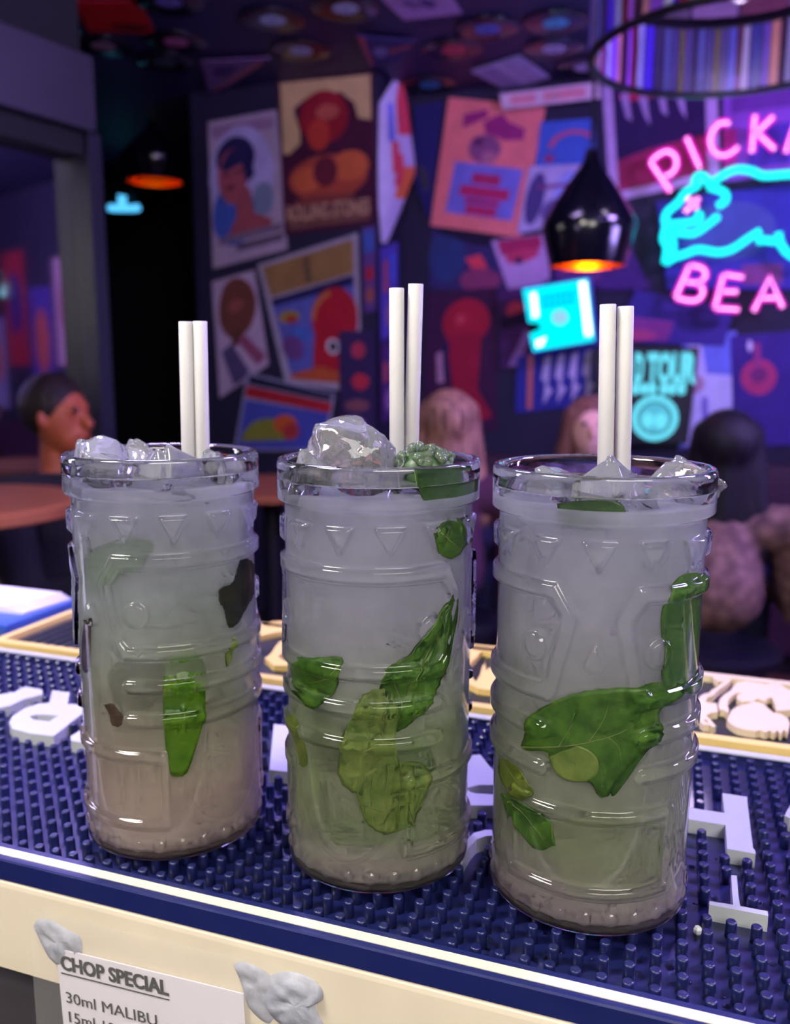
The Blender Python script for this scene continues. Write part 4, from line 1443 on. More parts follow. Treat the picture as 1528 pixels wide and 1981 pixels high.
fr = poster([(1164, 164), (1386, 140), (1392, 345), (1180, 392)], DR, (184, 156, 204),
            [((44, 26, 76), rect(0.09, 0.03, 0.90, 0.92)), ((150, 40, 84), [(0.09, 0.66), (0.40, 0.60), (0.90, 0.56), (0.90, 0.92), (0.09, 0.92)]), ((176, 30, 76), ell(0.34, 0.12, 0.20, 0.05))]
            + [((166, 140, 190), [(0.16 + 0.16 * k, 0.10 + 0.05 * (k % 2)), (0.23 + 0.16 * k, 0.08), (0.25 + 0.16 * k, 0.34 + 0.06 * (k % 2)), (0.20 + 0.16 * k, 0.30)]) for k in range(4)],
            'dark red print in a wide lilac border behind the pink neon letters')
poster([(1398, 150), (1560, 130), (1564, 330), (1400, 352)], DR, (140, 84, 190), [((110, 60, 150), rect(0.1, 0.1, 0.9, 0.35)), ((196, 60, 150), rect(0.0, 0.5, 0.16, 0.9)), ((84, 60, 170), rect(0.3, 0.5, 0.9, 0.9))], 'violet lined poster right of the bordered print')
poster([(836, 432), (1000, 448), (990, 560), (830, 560)], DR, (52, 44, 96), [((44, 60, 110), ell(0.2, 0.5, 0.22, 0.4)), ((214, 66, 84), [(0.42, 0.50), (0.60, 0.42), (0.72, 0.70), (0.56, 0.76)]), ((130, 56, 96), ell(0.62, 0.85, 0.25, 0.2)), ((30, 22, 50), [(0.0, 0.1), (0.3, 0.0), (0.9, 0.1), (1.0, 0.3), (0.5, 0.28)])], 'dark blue poster with a red flash under the salmon poster')
poster([(950, 466), (1056, 452), (1064, 540), (990, 580)], DR, (186, 150, 200), [((170, 40, 90), rect(0.1, 0.02, 0.9, 0.28)), ((196, 60, 100), ell(0.5, 0.35, 0.35, 0.12)), ((60, 40, 80), ell(0.4, 0.42, 0.08, 0.07))], 'white and crimson poster above the cyan light box')
poster([(826, 566), (958, 556), (962, 830), (818, 850)], DR, (60, 26, 60), [((166, 28, 54), ell(0.58, 0.22, 0.34, 0.16)), ((150, 24, 54), [(0.30, 0.30), (0.80, 0.30), (0.74, 0.70), (0.94, 0.90), (0.50, 0.98), (0.40, 0.66)]), ((196, 60, 76), ell(0.50, 0.20, 0.07, 0.04)), ((170, 130, 150), [(0.16, 0.42), (0.24, 0.40), (0.28, 0.62), (0.18, 0.62)]), ((34, 30, 76), [(0.26, 0.36), (0.34, 0.34), (0.34, 0.60), (0.28, 0.60)])], 'dark poster with a big crimson figure shape left of the light box')
poster([(962, 562), (1012, 556), (1040, 700), (968, 716)], DR, (78, 40, 96), [((206, 66, 90), ell(0.62, 0.28, 0.34, 0.12)), ((40, 22, 56), [(0.0, 0.36), (0.9, 0.30), (1.0, 0.46), (0.1, 0.50)]), ((150, 110, 180), [(0.2, 0.98), (0.8, 0.56), (1.0, 0.60), (0.5, 1.0)])], 'purple poster with a red streak at the left of the light box')
kis = poster([(1000, 690), (1162, 668), (1166, 780), (996, 800)], DR, (46, 50, 140), [((186, 178, 216), [(0.34 + 0.16 * k, 0.08), (0.42 + 0.16 * k, 0.05), (0.38 + 0.16 * k, 0.60), (0.44 + 0.16 * k, 0.66), (0.33 + 0.16 * k, 0.90), (0.35 + 0.16 * k, 0.50), (0.30 + 0.16 * k, 0.46)]) for k in range(4)] + [((196, 110, 90), rect(0.14, 0.0, 0.20, 0.95))], 'blue poster with jagged white strokes below the light box')
poster([(1320, 660), (1424, 640), (1440, 850), (1312, 868)], DR, (110, 124, 220), [((196, 196, 236), [(0.10, 0.05), (0.36, 0.05), (0.44, 0.34), (0.90, 0.40), (0.80, 0.90), (0.34, 0.98), (0.05, 0.98)]), ((180, 140, 170), ell(0.26, 0.42, 0.14, 0.08)), ((120, 110, 200), rect(0.36, 0.55, 0.46, 0.95))], 'pale blue poster with a white figure shape right of the tour sign')
poster([(1412, 650), (1540, 640), (1544, 860), (1420, 866)], DR, (62, 44, 128), [((176, 60, 110), ell(0.42, 0.38, 0.28, 0.16)), ((120, 50, 110), ell(0.42, 0.36, 0.14, 0.07)), ((150, 60, 120), rect(0.36, 0.08, 0.46, 0.30)), ((210, 200, 230), ell(0.30, 0.10, 0.04, 0.05))], 'indigo poster with a red round emblem at the right of the room')
poster([(1230, 560), (1420, 600), (1400, 670), (1180, 660)], DR, (60, 50, 132), [((130, 60, 130), rect(0.05, 0.5, 0.5, 0.95)), ((176, 70, 120), ell(0.2, 0.85, 0.2, 0.12)), ((44, 36, 100), ell(0.7, 0.4, 0.2, 0.3))], 'dim indigo poster under the BEA letters of the neon sign')
poster([(1060, 400), (1180, 396), (1260, 560), (1070, 560)], DR, (70, 40, 110), [((140, 40, 90), ell(0.6, 0.5, 0.3, 0.2)), ((100, 50, 120), ell(0.3, 0.8, 0.25, 0.15))], 'dark plum poster directly behind the black pendant')
poster([(1270, 390), (1540, 352), (1540, 560), (1290, 560)], DR, (58, 50, 150), [((76, 76, 150), ell(0.5, 0.4, 0.36, 0.3)), ((120, 60, 120), rect(0.6, 0.75, 0.9, 0.95))], 'deep blue poster behind the cyan neon bear outline')
poster([(800, 205), (858, 196), (830, 430), (802, 350)], DR, (34, 34, 96), [((60, 56, 70), ell(0.5, 0.75, 0.3, 0.1))], 'navy triangular pennant between the return wall and the salmon poster')

# ================================================================== NEON SIGN
DN = 4.25
m_core = glow('neon_white_core', (1.0, 0.75, 1.0), 7.0)
m_pink = glow_tube('neon_magenta_gas', (1.0, 0.015, 0.72), 1.35, 0.82)
m_ccore = glow('neon_cyan_core', (0.02, 0.95, 1.0), 3.5)
m_cyan = glow_tube('neon_cyan_gas', (0.0, 0.75, 1.0), 1.1, 0.6)
neon = empty('neon_sign', at_v(1430, 600, DN), 'pink and cyan neon sign of a bear between curved words on the back wall', 'neon sign')


def zp(x, y):
    return at_v(1150 + x / 3.963, 150 + y / 3.963, DN)


def neon_tube(name, strokes, outer, core, ro=0.0165, rc=0.0055, curve=True):
    a, b2 = MB(), MB()
    for st in strokes:
        pts = [zp(*p) for p in st]
        if curve and len(pts) > 2:
            pts = smooth_pts(pts, 5)
        a.tube(pts, ro, 10)
        b2.tube(pts, rc, 8)
    o = a.build(name, outer, neon, True)
    b2.build('glowing_core', core, o, True)
    return o


LT = [[[(430, 650), (580, 870)], [(432, 645), (490, 592), (560, 566), (615, 600), (628, 670), (595, 730), (540, 756)]],
      [[(705, 460), (806, 690)]],
      [[(1035, 350), (970, 348), (912, 400), (886, 480), (910, 560), (970, 597), (1040, 582), (1102, 532)]],
      [[(1230, 290), (1206, 570)], [(1370, 300), (1226, 440)], [(1262, 440), (1380, 550)]],
      [[(1468, 572), (1540, 310), (1610, 572)], [(1500, 470), (1580, 470)]],
      [[(730, 1440), (622, 1680)], [(730, 1440), (826, 1462), (850, 1522), (792, 1572), (690, 1562)], [(792, 1576), (832, 1632), (800, 1698), (722, 1710), (622, 1686)]],
      [[(990, 1510), (1142, 1532)], [(990, 1510), (922, 1768)], [(958, 1640), (1098, 1642)], [(922, 1768), (1108, 1780)]],
      [[(1220, 1790), (1345, 1530), (1442, 1762)], [(1272, 1690), (1392, 1690)]]]
for st in LT:
    sharp = [s for s in st if len(s) < 5 and not len(s) == 4]
    neon_tube('neon_letter', st, m_pink, m_core, curve=any(len(s) > 4 for s in st))
BEAR = [('neon_outline', [[(1960, 900), (1820, 780), (1650, 740), (1498, 740), (1300, 752), (1200, 715), (1100, 704), (1020, 728), (920, 790), (870, 822)]]),
        ('neon_head', [[(875, 820), (850, 768), (800, 750), (768, 790), (790, 822), (700, 880), (640, 960), (560, 1030), (540, 1090), (562, 1122), (690, 1116), (785, 1098), (808, 1062), (780, 1040)]]),
        ('neon_ear', [[(872, 838), (945, 858), (1000, 890), (1002, 945), (942, 985)]]),
        ('neon_jaw', [[(556, 1172), (650, 1188), (760, 1194), (860, 1132), (950, 1060)]]),
        ('neon_paw', [[(548, 1140), (528, 1240), (556, 1300), (540, 1424)], [(584, 1170), (602, 1290), (590, 1370)], [(540, 1424), (600, 1384), (700, 1350), (800, 1318), (950, 1340), (1060, 1312), (1180, 1232), (1272, 1176)]]),
        ('neon_belly', [[(1245, 1256), (1300, 1246), (1390, 1258)], [(1408, 1190), (1428, 1280), (1500, 1360), (1620, 1400), (1740, 1330), (1860, 1420), (1980, 1380), (1985, 1100), (1960, 900)]])]
for nm, st in BEAR:
    neon_tube(nm, st, m_cyan, m_ccore, 0.0175, 0.013)
neon_tube('neon_eye', [[(712, 922), (786, 1000)], [(800, 924), (694, 1030)]], m_pink, m_core, 0.014, 0.008, False)
mb = MB()
for x, y in ((560, 720), (760, 600), (1220, 420), (700, 1330), (1330, 1240), (1020, 1640), (1300, 752)):
    p = zp(x, y)
    mb.frame_box(p - U * 0.006 - Z * 0.006, U * 0.012, V * (DR - DN - 0.004), Z * 0.012)
mb.build('mounting_pegs', mat('clear_acrylic_grey', (110, 110, 130), rough=0.3), neon)

# ---- cyan light box
lb = empty('light_box', at_v(1085, 690, DR - 0.2), 'glowing square cyan light box sign hanging below the black pendant', 'sign')
DB = DR - 0.18
outer = [(1008, 556), (1142, 534), (1156, 662), (1030, 684), (1022, 648), (1046, 636), (1040, 626), (1020, 624)]
q = [at_v(x, y, DB) for x, y in outer]
MB().prism([q], V * 0.05).build('housing', mat('blue_acrylic_housing', (24, 70, 190), rough=0.3), lb)
cen = sum(q, Vector()) / len(q)
MB().prism([[cen + (p - cen) * 0.94 - V * 0.0006 for p in q]], V * -0.0006).build('lit_face', glow('light_box_cyan', (0.0, 0.88, 1.0), 1.15), lb)
for bar_ in ([(1026, 568), (1037, 566), (1042, 612), (1031, 615)], [(1120, 546), (1134, 544), (1146, 648), (1132, 650)], [(1036, 660), (1056, 652), (1050, 668), (1038, 672)]):
    MB().prism([[at_v(x, y, DB - 0.0015) for x, y in bar_]], V * -0.003).build('lamp_strip', glow('light_box_white', (0.85, 1.0, 1.0), 2.2), lb)
mb = MB()
for r_ in range(2):
    for c_ in range(6):
        x, y = 1048 + 11 * c_, 572 - 1.8 * c_ + 14 * r_
        mb.flat([at_v(x + dx, y + dy, DB - 0.0018) for dx, dy in ((0, 0), (7, -1), (8, 9), (1, 10))])
mb.build('printed_marks', glow('light_box_blue_print', (0.0, 0.42, 0.95), 0.9), lb)
mb = MB()
mb.flat([at_v(1083 + 15 * math.cos(a), 614 + 14 * math.sin(a), DB - 0.0019) for a in [6.2832 * k / 20 for k in range(20)]])
mb.build('printed_disc', glow('light_box_pale_print', (0.35, 0.72, 0.95), 0.9), lb)

# ---- lit tour sign
ts = empty('tour_sign', at_v(1270, 870, DR - 0.06), 'pale cyan lit sign reading TOUR above a round emblem', 'sign')
m_tour = glow('tour_letters_cyan', (0.16, 0.78, 1.0), 1.0)
DT = DR - 0.09
MB().prism([[at_v(x, y, DT + 0.012) for x, y in ((1150, 672), (1352, 672), (1330, 858), (1150, 858))]], V * 0.04).build('backing', mat('black_sign_backing', (12, 16, 34), rough=0.5), ts)
wall_text('D', (1226, 738), (1244, 738), 0.125, DT, None, ts, 0.06, m_tour)
wall_text('TOUR', (1250, 738), (1346, 738), 0.125, DT, None, ts, 0.06, m_tour)
for cx in (1229, 1246, 1262, 1284, 1300, 1318):
    p = at_v(cx, 752, DT)
    mb = MB()
    mb.prism([[p + U * 0.020 * math.cos(a) + Z * 0.030 * math.sin(a) for a in [6.2832 * k / 14 for k in range(14)]]], V * 0.006)
    mb.build('lit_character', m_tour, ts)
p = at_v(1266, 809, DT)
ringp = lambda r: [p + (U * math.cos(a) + Z * math.sin(a)) * r for a in [6.2832 * k / 36 for k in range(36)]]
MB().prism([ringp(0.108), ringp(0.080)], V * 0.006).build('emblem_ring', m_tour, ts)
MB().prism([ringp(0.072)], V * 0.004).build('emblem_disc', glow('tour_emblem_soft', (0.12, 0.60, 0.85), 0.8), ts)
for dx, dz, rr in ((-0.03, -0.01, 0.028), (0.03, -0.012, 0.03)):
    c = p + U * dx + Z * dz - V * 0.0005
    MB().prism([[c + (U * math.cos(a) + Z * math.sin(a) * 1.3) * rr for a in [6.2832 * k / 18 for k in range(18)]]], V * 0.004).build('emblem_spot', m_tour, ts)

# ---- small cyan sign in the passage, and its neighbour lamp
sg = empty('glowing_sign', at_v(240, 415, 5.0), 'small pale blue glowing sign in the dark passage under the dim pendant', 'neon sign')
m_pale = glow('pale_blue_glow', (0.10, 0.55, 1.0), 1.3)
for nm, pts, r in (('bar_tube', [(212, 402), (225, 403), (255, 403), (268, 402)], 0.024), ('crown_tube', [(236, 398), (236, 386), (237, 378)], 0.028)):
    MB().tube([at_v(x, y, 5.0) for x, y in pts], r, 12).build(nm, m_pale, sg, True)
MB().frame_box(at_v(210, 410, 5.0) + V * 0.03, U * 0.2, V * 0.02, Z * 0.12).build('backing', m_black_wall, sg)
for s_ in (0.04, 0.14):
    MB().tube([at_v(210, 410, 5.0) + V * 0.04 + U * s_ + Z * 0.1, at_v(210, 410, 5.0) + V * 0.04 + U * s_ + Z * (CEIL - at_v(210, 410, 5.0).z)], 0.004, 6).build('hanger', m_frame, sg)


# ---- black bell pendants with gilt insides
def pendant(c, R, label, glow_p, H=1.0):
    """c: centre of the open mouth; shape widens above the mouth and narrows to a neck"""
    root = empty('pendant_lamp', c, label, 'lamp', 'black bell pendants')
    prof = [(0.80, 0.0), (0.88, 0.30), (0.96, 0.62), (1.0, 0.86), (0.95, 1.0), (0.80, 1.26), (0.61, 1.54), (0.43, 1.8), (0.28, 2.0), (0.18, 2.16), (0.12, 2.4)]
    prof = [(a, b2 * H) for a, b2 in prof]
    MB().lathe([(a * R, b2 * R) for a, b2 in prof], c=c, n=40, close=False).build('shade', mat('black_brass_shade', (10, 10, 22), rough=0.16, metal=0.0, spec=0.9), root, True)
    MB().lathe([(a * R * 0.985, b2 * R + 0.001) for a, b2 in prof[:7]], c=c, n=40, close=False).build('gilt_lining', mat('gilt_lining', (255, 150, 30), rough=0.35, metal=1.0, var=0.08), root, True)
    MB().tube([c + Z * R * 2.4 * H, c + Z * (CEIL - c.z)], 0.006, 8).build('cord', m_black_wall, root)
    MB().ball(c + Z * R * 0.62 * H, R * 0.2).build('bulb', glow('bulb_%d' % int(glow_p * 100), (1.0, 0.42, 0.06), glow_p), root, True)
    return root


pendant(at_y(1136, 516, 3.0), 0.155, 'black bell pendant lamp with glowing orange mouth beside the neon sign', 40.0)
pendant(at_v(300, 352, 4.2), 0.185, 'dim black pendant lamp with dull orange mouth in the dark passage', 9.0, 0.7)

# ================================================================== CEILING THINGS
m_vinyl = None
m, nt, b = nodes('black_vinyl')
tc = nt.nodes.new('ShaderNodeTexCoord')
wv = nt.nodes.new('ShaderNodeTexWave')
wv.wave_type = 'RINGS'
wv.rings_direction = 'Z'
wv.inputs['Scale'].default_value = 60
nt.links.new(tc.outputs['Object'], wv.inputs['Vector'])
bn = nt.nodes.new('ShaderNodeBump')
bn.inputs['Strength'].default_value = 0.08
bn.inputs['Distance'].default_value = 0.001
nt.links.new(wv.outputs['Fac'], bn.inputs['Height'])
nt.links.new(bn.outputs[0], b.inputs['Normal'])
tg = nt.nodes.new('ShaderNodeTangent')
tg.direction_type = 'RADIAL'
tg.axis = 'Z'
nt.links.new(tg.outputs[0], b.inputs['Tangent'])
b.inputs['Anisotropic'].default_value = 0.96
b.inputs['Base Color'].default_value = (0.010, 0.006, 0.014, 1)
b.inputs['Metallic'].default_value = 0.0
b.inputs['Specular IOR Level'].default_value = 1.0
b.inputs['Anisotropic Rotation'].default_value = 0.25
b.inputs['IOR'].default_value = 1.6
b.inputs['Roughness'].default_value = 0.22
m_vinyl = m
REC = [((95, 50), (170, 170, 200), 'record with a grey label nearest the left of the ceiling'), ((28, -4), (190, 140, 170), 'record with a pink-grey label cut by the top left edge'), ((200, 90), (170, 120, 140), 'record with a dusky label below the red sleeve'),
       ((341, 82), (200, 110, 160), 'record with a rose label right of the red sleeve'), ((528, 40), (190, 205, 240), 'record with a pale label left of the top centre'), ((668, 17), (190, 205, 240), 'record with a pale blue label at the top centre'), ((582, 99), (180, 195, 235), 'record with a pale label above the plum band poster'),
       ((877, 97), (220, 50, 90), 'record with a crimson label above the salmon poster'), ((943, 57), (80, 120, 230), 'record with a blue label left of the cyan one'), ((1075, 45), (90, 200, 255), 'record with a bright cyan label beside the striped lampshade'), ((1072, 95), (210, 200, 250), 'record with a lilac label above the white ceiling card'),
       ((1132, 131), (205, 200, 250), 'record with a white label tucked beside the striped lampshade'), ((832, 165), (70, 150, 200), 'record with a teal label above the return wall'), ((326, 4), (120, 110, 190), 'record with a violet label right of the red sleeve top'), ((320, 122), (70, 84, 100), 'record with a dark slate label at the left of the ceiling')]
for (x, y), rgb, lab in REC:
    p = at_z(x, y, CEIL - 0.012)
    root = empty('vinyl_record', p, lab, 'record', 'records fixed to the ceiling')
    MB().lathe([(0.004, 0), (0.05, 0.0), (0.128, 0.0), (0.130, 0.0015), (0.128, 0.003), (0.004, 0.003)], c=p, n=48).build('disc', m_vinyl, root, True)
    MB().lathe([(0.004, -0.0006), (0.050, -0.0006), (0.050, 0.0005)], c=p, n=32).build('record_label', mat('label_%d_%d_%d' % rgb, rgb, rough=0.4), root)
    MB().lathe([(0.004, -0.004), (0.007, -0.003), (0.007, 0.012)], c=p, n=12).build('fixing_screw', m_frame, root)


def ceil_card(px, rgb, polys, label, drop=0.01):
    quad = [at_z(x, y, CEIL - drop) for x, y in px]
    cen = sum(quad, Vector()) / 4
    root = empty('album_sleeve', cen, label, 'album sleeve', 'sleeves fixed to the ceiling')
    MB().prism([quad], Z * 0.004).build('sleeve', paint(rgb), root)
    if polys:
        tile(None, polys, quad, -Z, 0.0004, 'print', root)
    return root


ceil_card([(140, 3), (272, 4), (300, 66), (172, 62)], (190, 24, 26), [((96, 10, 14), ell(0.66, 0.8, 0.3, 0.12))], 'red album sleeve on the dark ceiling at the top left')
ceil_card([(728, -10), (868, -12), (894, 26), (782, 40)], (200, 150, 220), [((110, 80, 150), ell(0.6, 0.4, 0.12, 0.2)), ((150, 110, 180), ell(0.35, 0.4, 0.12, 0.2))], 'lilac printed album sleeve cut by the top edge of the photo')
ceil_card([(910, 138), (1004, 108), (1064, 150), (984, 178)], (190, 180, 226), [((220, 212, 244), rect(0.48, 0.02, 0.53, 0.98)), ((166, 156, 206), rect(0.1, 0.1, 0.42, 0.9))], 'white folded card on the ceiling above the salmon poster', 0.014)
ceil_card([(388, 118), (524, 112), (438, 170), (404, 178)], (130, 100, 150), [((210, 120, 96), [(0.1, 1.0), (0.9, 0.1), (1.0, 0.2), (0.4, 1.0)]), ((84, 64, 120), rect(0.2, 0.2, 0.6, 0.5))], 'torn lilac and orange sleeve hanging over the dark passage', 0.02)
ceil_card([(690, 70), (802, 80), (766, 122), (712, 128)], (70, 60, 120), [((190, 90, 100), [(0.0, 0.0), (0.12, 0.0), (0.2, 1.0), (0.1, 1.0)]), ((170, 90, 100), [(0.6, 0.4), (1.0, 0.1), (1.0, 0.3), (0.6, 0.6)]), ((140, 130, 190), ell(0.42, 0.5, 0.16, 0.2))], 'dim sleeve with red edges above the plum band poster', 0.02)

# ---- drum lampshade built of coloured spines
LC = at_y(1425, 105, 2.5)
dr = empty('drum_lampshade', LC, 'round two-tier lampshade made of upright coloured spines at the top right', 'lamp')
RD = 0.39
spine_cols = [(84, 70, 140), (120, 110, 60), (70, 60, 130), (90, 96, 170), (54, 40, 90), (80, 40, 230), (90, 60, 210), (150, 150, 215), (110, 14, 40), (176, 96, 255), (60, 10, 60), (214, 140, 160), (150, 80, 240), (200, 200, 240), (54, 40, 235), (160, 14, 50), (150, 150, 200), (70, 24, 70), (220, 150, 140), (130, 90, 220), (60, 60, 160), (190, 180, 220), (110, 20, 60), (90, 90, 200)]
a = -math.pi
k = 0
while a < math.pi - 0.02:
    wdt = (0.050, 0.034, 0.062, 0.042, 0.080, 0.046, 0.030, 0.056)[k % 8] * 1.25
    wdt = min(wdt, math.pi - a)
    pts = []
    for r_ in (RD, RD - 0.012):
        for s_ in ((a + 0.006, a + wdt - 0.006) if r_ == RD else (a + wdt - 0.006, a + 0.006)):
            pts.append(LC + Vector((r_ * math.sin(s_), -r_ * math.cos(s_), 0.012)))
    MB().prism([pts], Z * 0.185).build('spine', mat('spine_%d' % (k % len(spine_cols)), spine_cols[(k * 7 + 3) % len(spine_cols)] if k > 40 else spine_cols[k % len(spine_cols)], rough=0.35, scale=12), dr)
    a += wdt
    k += 1
for zz, hh in ((0.0, 0.014), (0.196, 0.03)):
    MB().lathe([(RD - 0.016, zz), (RD + 0.004, zz), (RD + 0.004, zz + hh), (RD - 0.016, zz + hh), (RD - 0.016, zz)], c=LC, n=72, close=False).build('hoop', mat('black_hoop', (22, 14, 34), rough=0.4), dr, True)
n_up = 18
for i in range(n_up):
    a0, a1 = 2 * math.pi * i / n_up + 0.01, 2 * math.pi * (i + 1) / n_up - 0.01
    pts = [LC + Vector(((RD + 0.03) * math.sin(s_), -(RD + 0.03) * math.cos(s_), 0.23)) for s_ in (a0, (a0 + a1) / 2, a1)]
    pts += [LC + Vector(((RD + 0.018) * math.sin(s_), -(RD + 0.018) * math.cos(s_), 0.23)) for s_ in (a1, (a0 + a1) / 2, a0)]
    MB().prism([pts], Z * 0.17).build('upper_panel', mat('upper_panel_%d' % (i % 4), ((170, 130, 200), (120, 100, 140), (196, 150, 210), (140, 70, 110))[i % 4], rough=0.45, scale=10), dr)
ld = bpy.data.lights.new('drum_bulb', 'POINT')
ld.energy, ld.shadow_soft_size, ld.color = 4.0, 0.05, (0.80, 0.62, 1.0)
lo = bpy.data.objects.new('drum_bulb', ld)
COL.objects.link(lo)
lo.location = LC + Z * 0.12
MB().ball(LC + Z * 0.175, 0.045).build('lamp_socket', mat('dark_socket', (20, 16, 26), rough=0.6), dr, True)
MB().tube([LC + Z * 0.2, LC + Z * (CEIL - LC.z)], 0.012, 10).build('hanging_rod', m_black_wall, dr)
MB().frame_box(LC + Vector((-RD + 0.01, -0.01, 0.205)), Vector((2 * RD - 0.02, 0, 0)), Vector((0, 0.02, 0)), Z * 0.015).build('cross_bar', m_black_wall, dr)

# ================================================================== SEATING AND TABLES
m_leather = mat('plum_leather', (62, 34, 58), rough=0.45, scale=8)
m_dleather = mat('black_leather', (22, 20, 34), rough=0.4, scale=8)
m_oak = mat('warm_table_wood', (150, 86, 56), rough=0.4, scale=9)
bn_ = empty('banquette', W(1.2, 4.15, 0), 'long plum upholstered bench along the back wall', 'bench')
for i in range(5):
    u0 = -1.45 + 0.7 * i
    MB().box(u0, u0 + 0.69, 3.86, 4.34, 0.10, 0.45).build('seat_pad', m_leather, bn_)
    MB().box(u0, u0 + 0.69, 4.24, 4.35, 0.45, 0.86).build('back_pad', m_leather, bn_)
MB().box(-1.45, 2.05, 3.9, 4.35, 0, 0.10).build('plinth', m_dleather, bn_)


def table(u, v, lab, r=0.34, z=0.74, m_top=None):
    root = empty('bar_table', W(u, v, 0), lab, 'table', 'round tables')
    c = W(u, v, 0)
    MB().lathe([(r - 0.01, z - 0.03), (r, z - 0.025), (r, z - 0.005), (r - 0.01, z)], c=c, n=40).build('table_top', m_top or m_oak, root)
    MB().tube([c + Z * 0.03, c + Z * (z - 0.03)], 0.035, 12).build('pedestal', m_dleather, root)
    MB().lathe([(0.24, 0), (0.24, 0.012), (0.06, 0.035)], c=c, n=28).build('foot', m_dleather, root)
    return root


def uv_of(p):
    return p.dot(U), p.dot(V)


table(*uv_of(at_y(525, 930, 3.1)), 'small round brown table between the left and middle glasses', 0.30, 0.88)
table(*uv_of(at_y(-90, 945, 1.8)), 'warm lit round table at the left edge of the photo', 0.26, 1.02)


def capsule_pts(mb, a, b2, ra, rb, n=6):
    for i in range(n + 1):
        t = i / n
        mb.ball(a.lerp(b2, t), ra + (rb - ra) * t, n=12, m=8)


def remeshed(name, mb, vox, mats, parent):
    me = mb.mesh(name)
    tmp = bpy.data.objects.new('tmp', me)
    COL.objects.link(tmp)
    md = tmp.modifiers.new('r', 'REMESH')
    md.mode = 'VOXEL'
    md.voxel_size = vox
    s = tmp.modifiers.new('s', 'SMOOTH')
    s.iterations = 4
    bpy.context.view_layer.update()
    out = bpy.data.meshes.new_from_object(tmp.evaluated_get(bpy.context.evaluated_depsgraph_get()))
    out.materials.clear()
    bpy.data.objects.remove(tmp)
    return link(name, out, mats, parent, True)


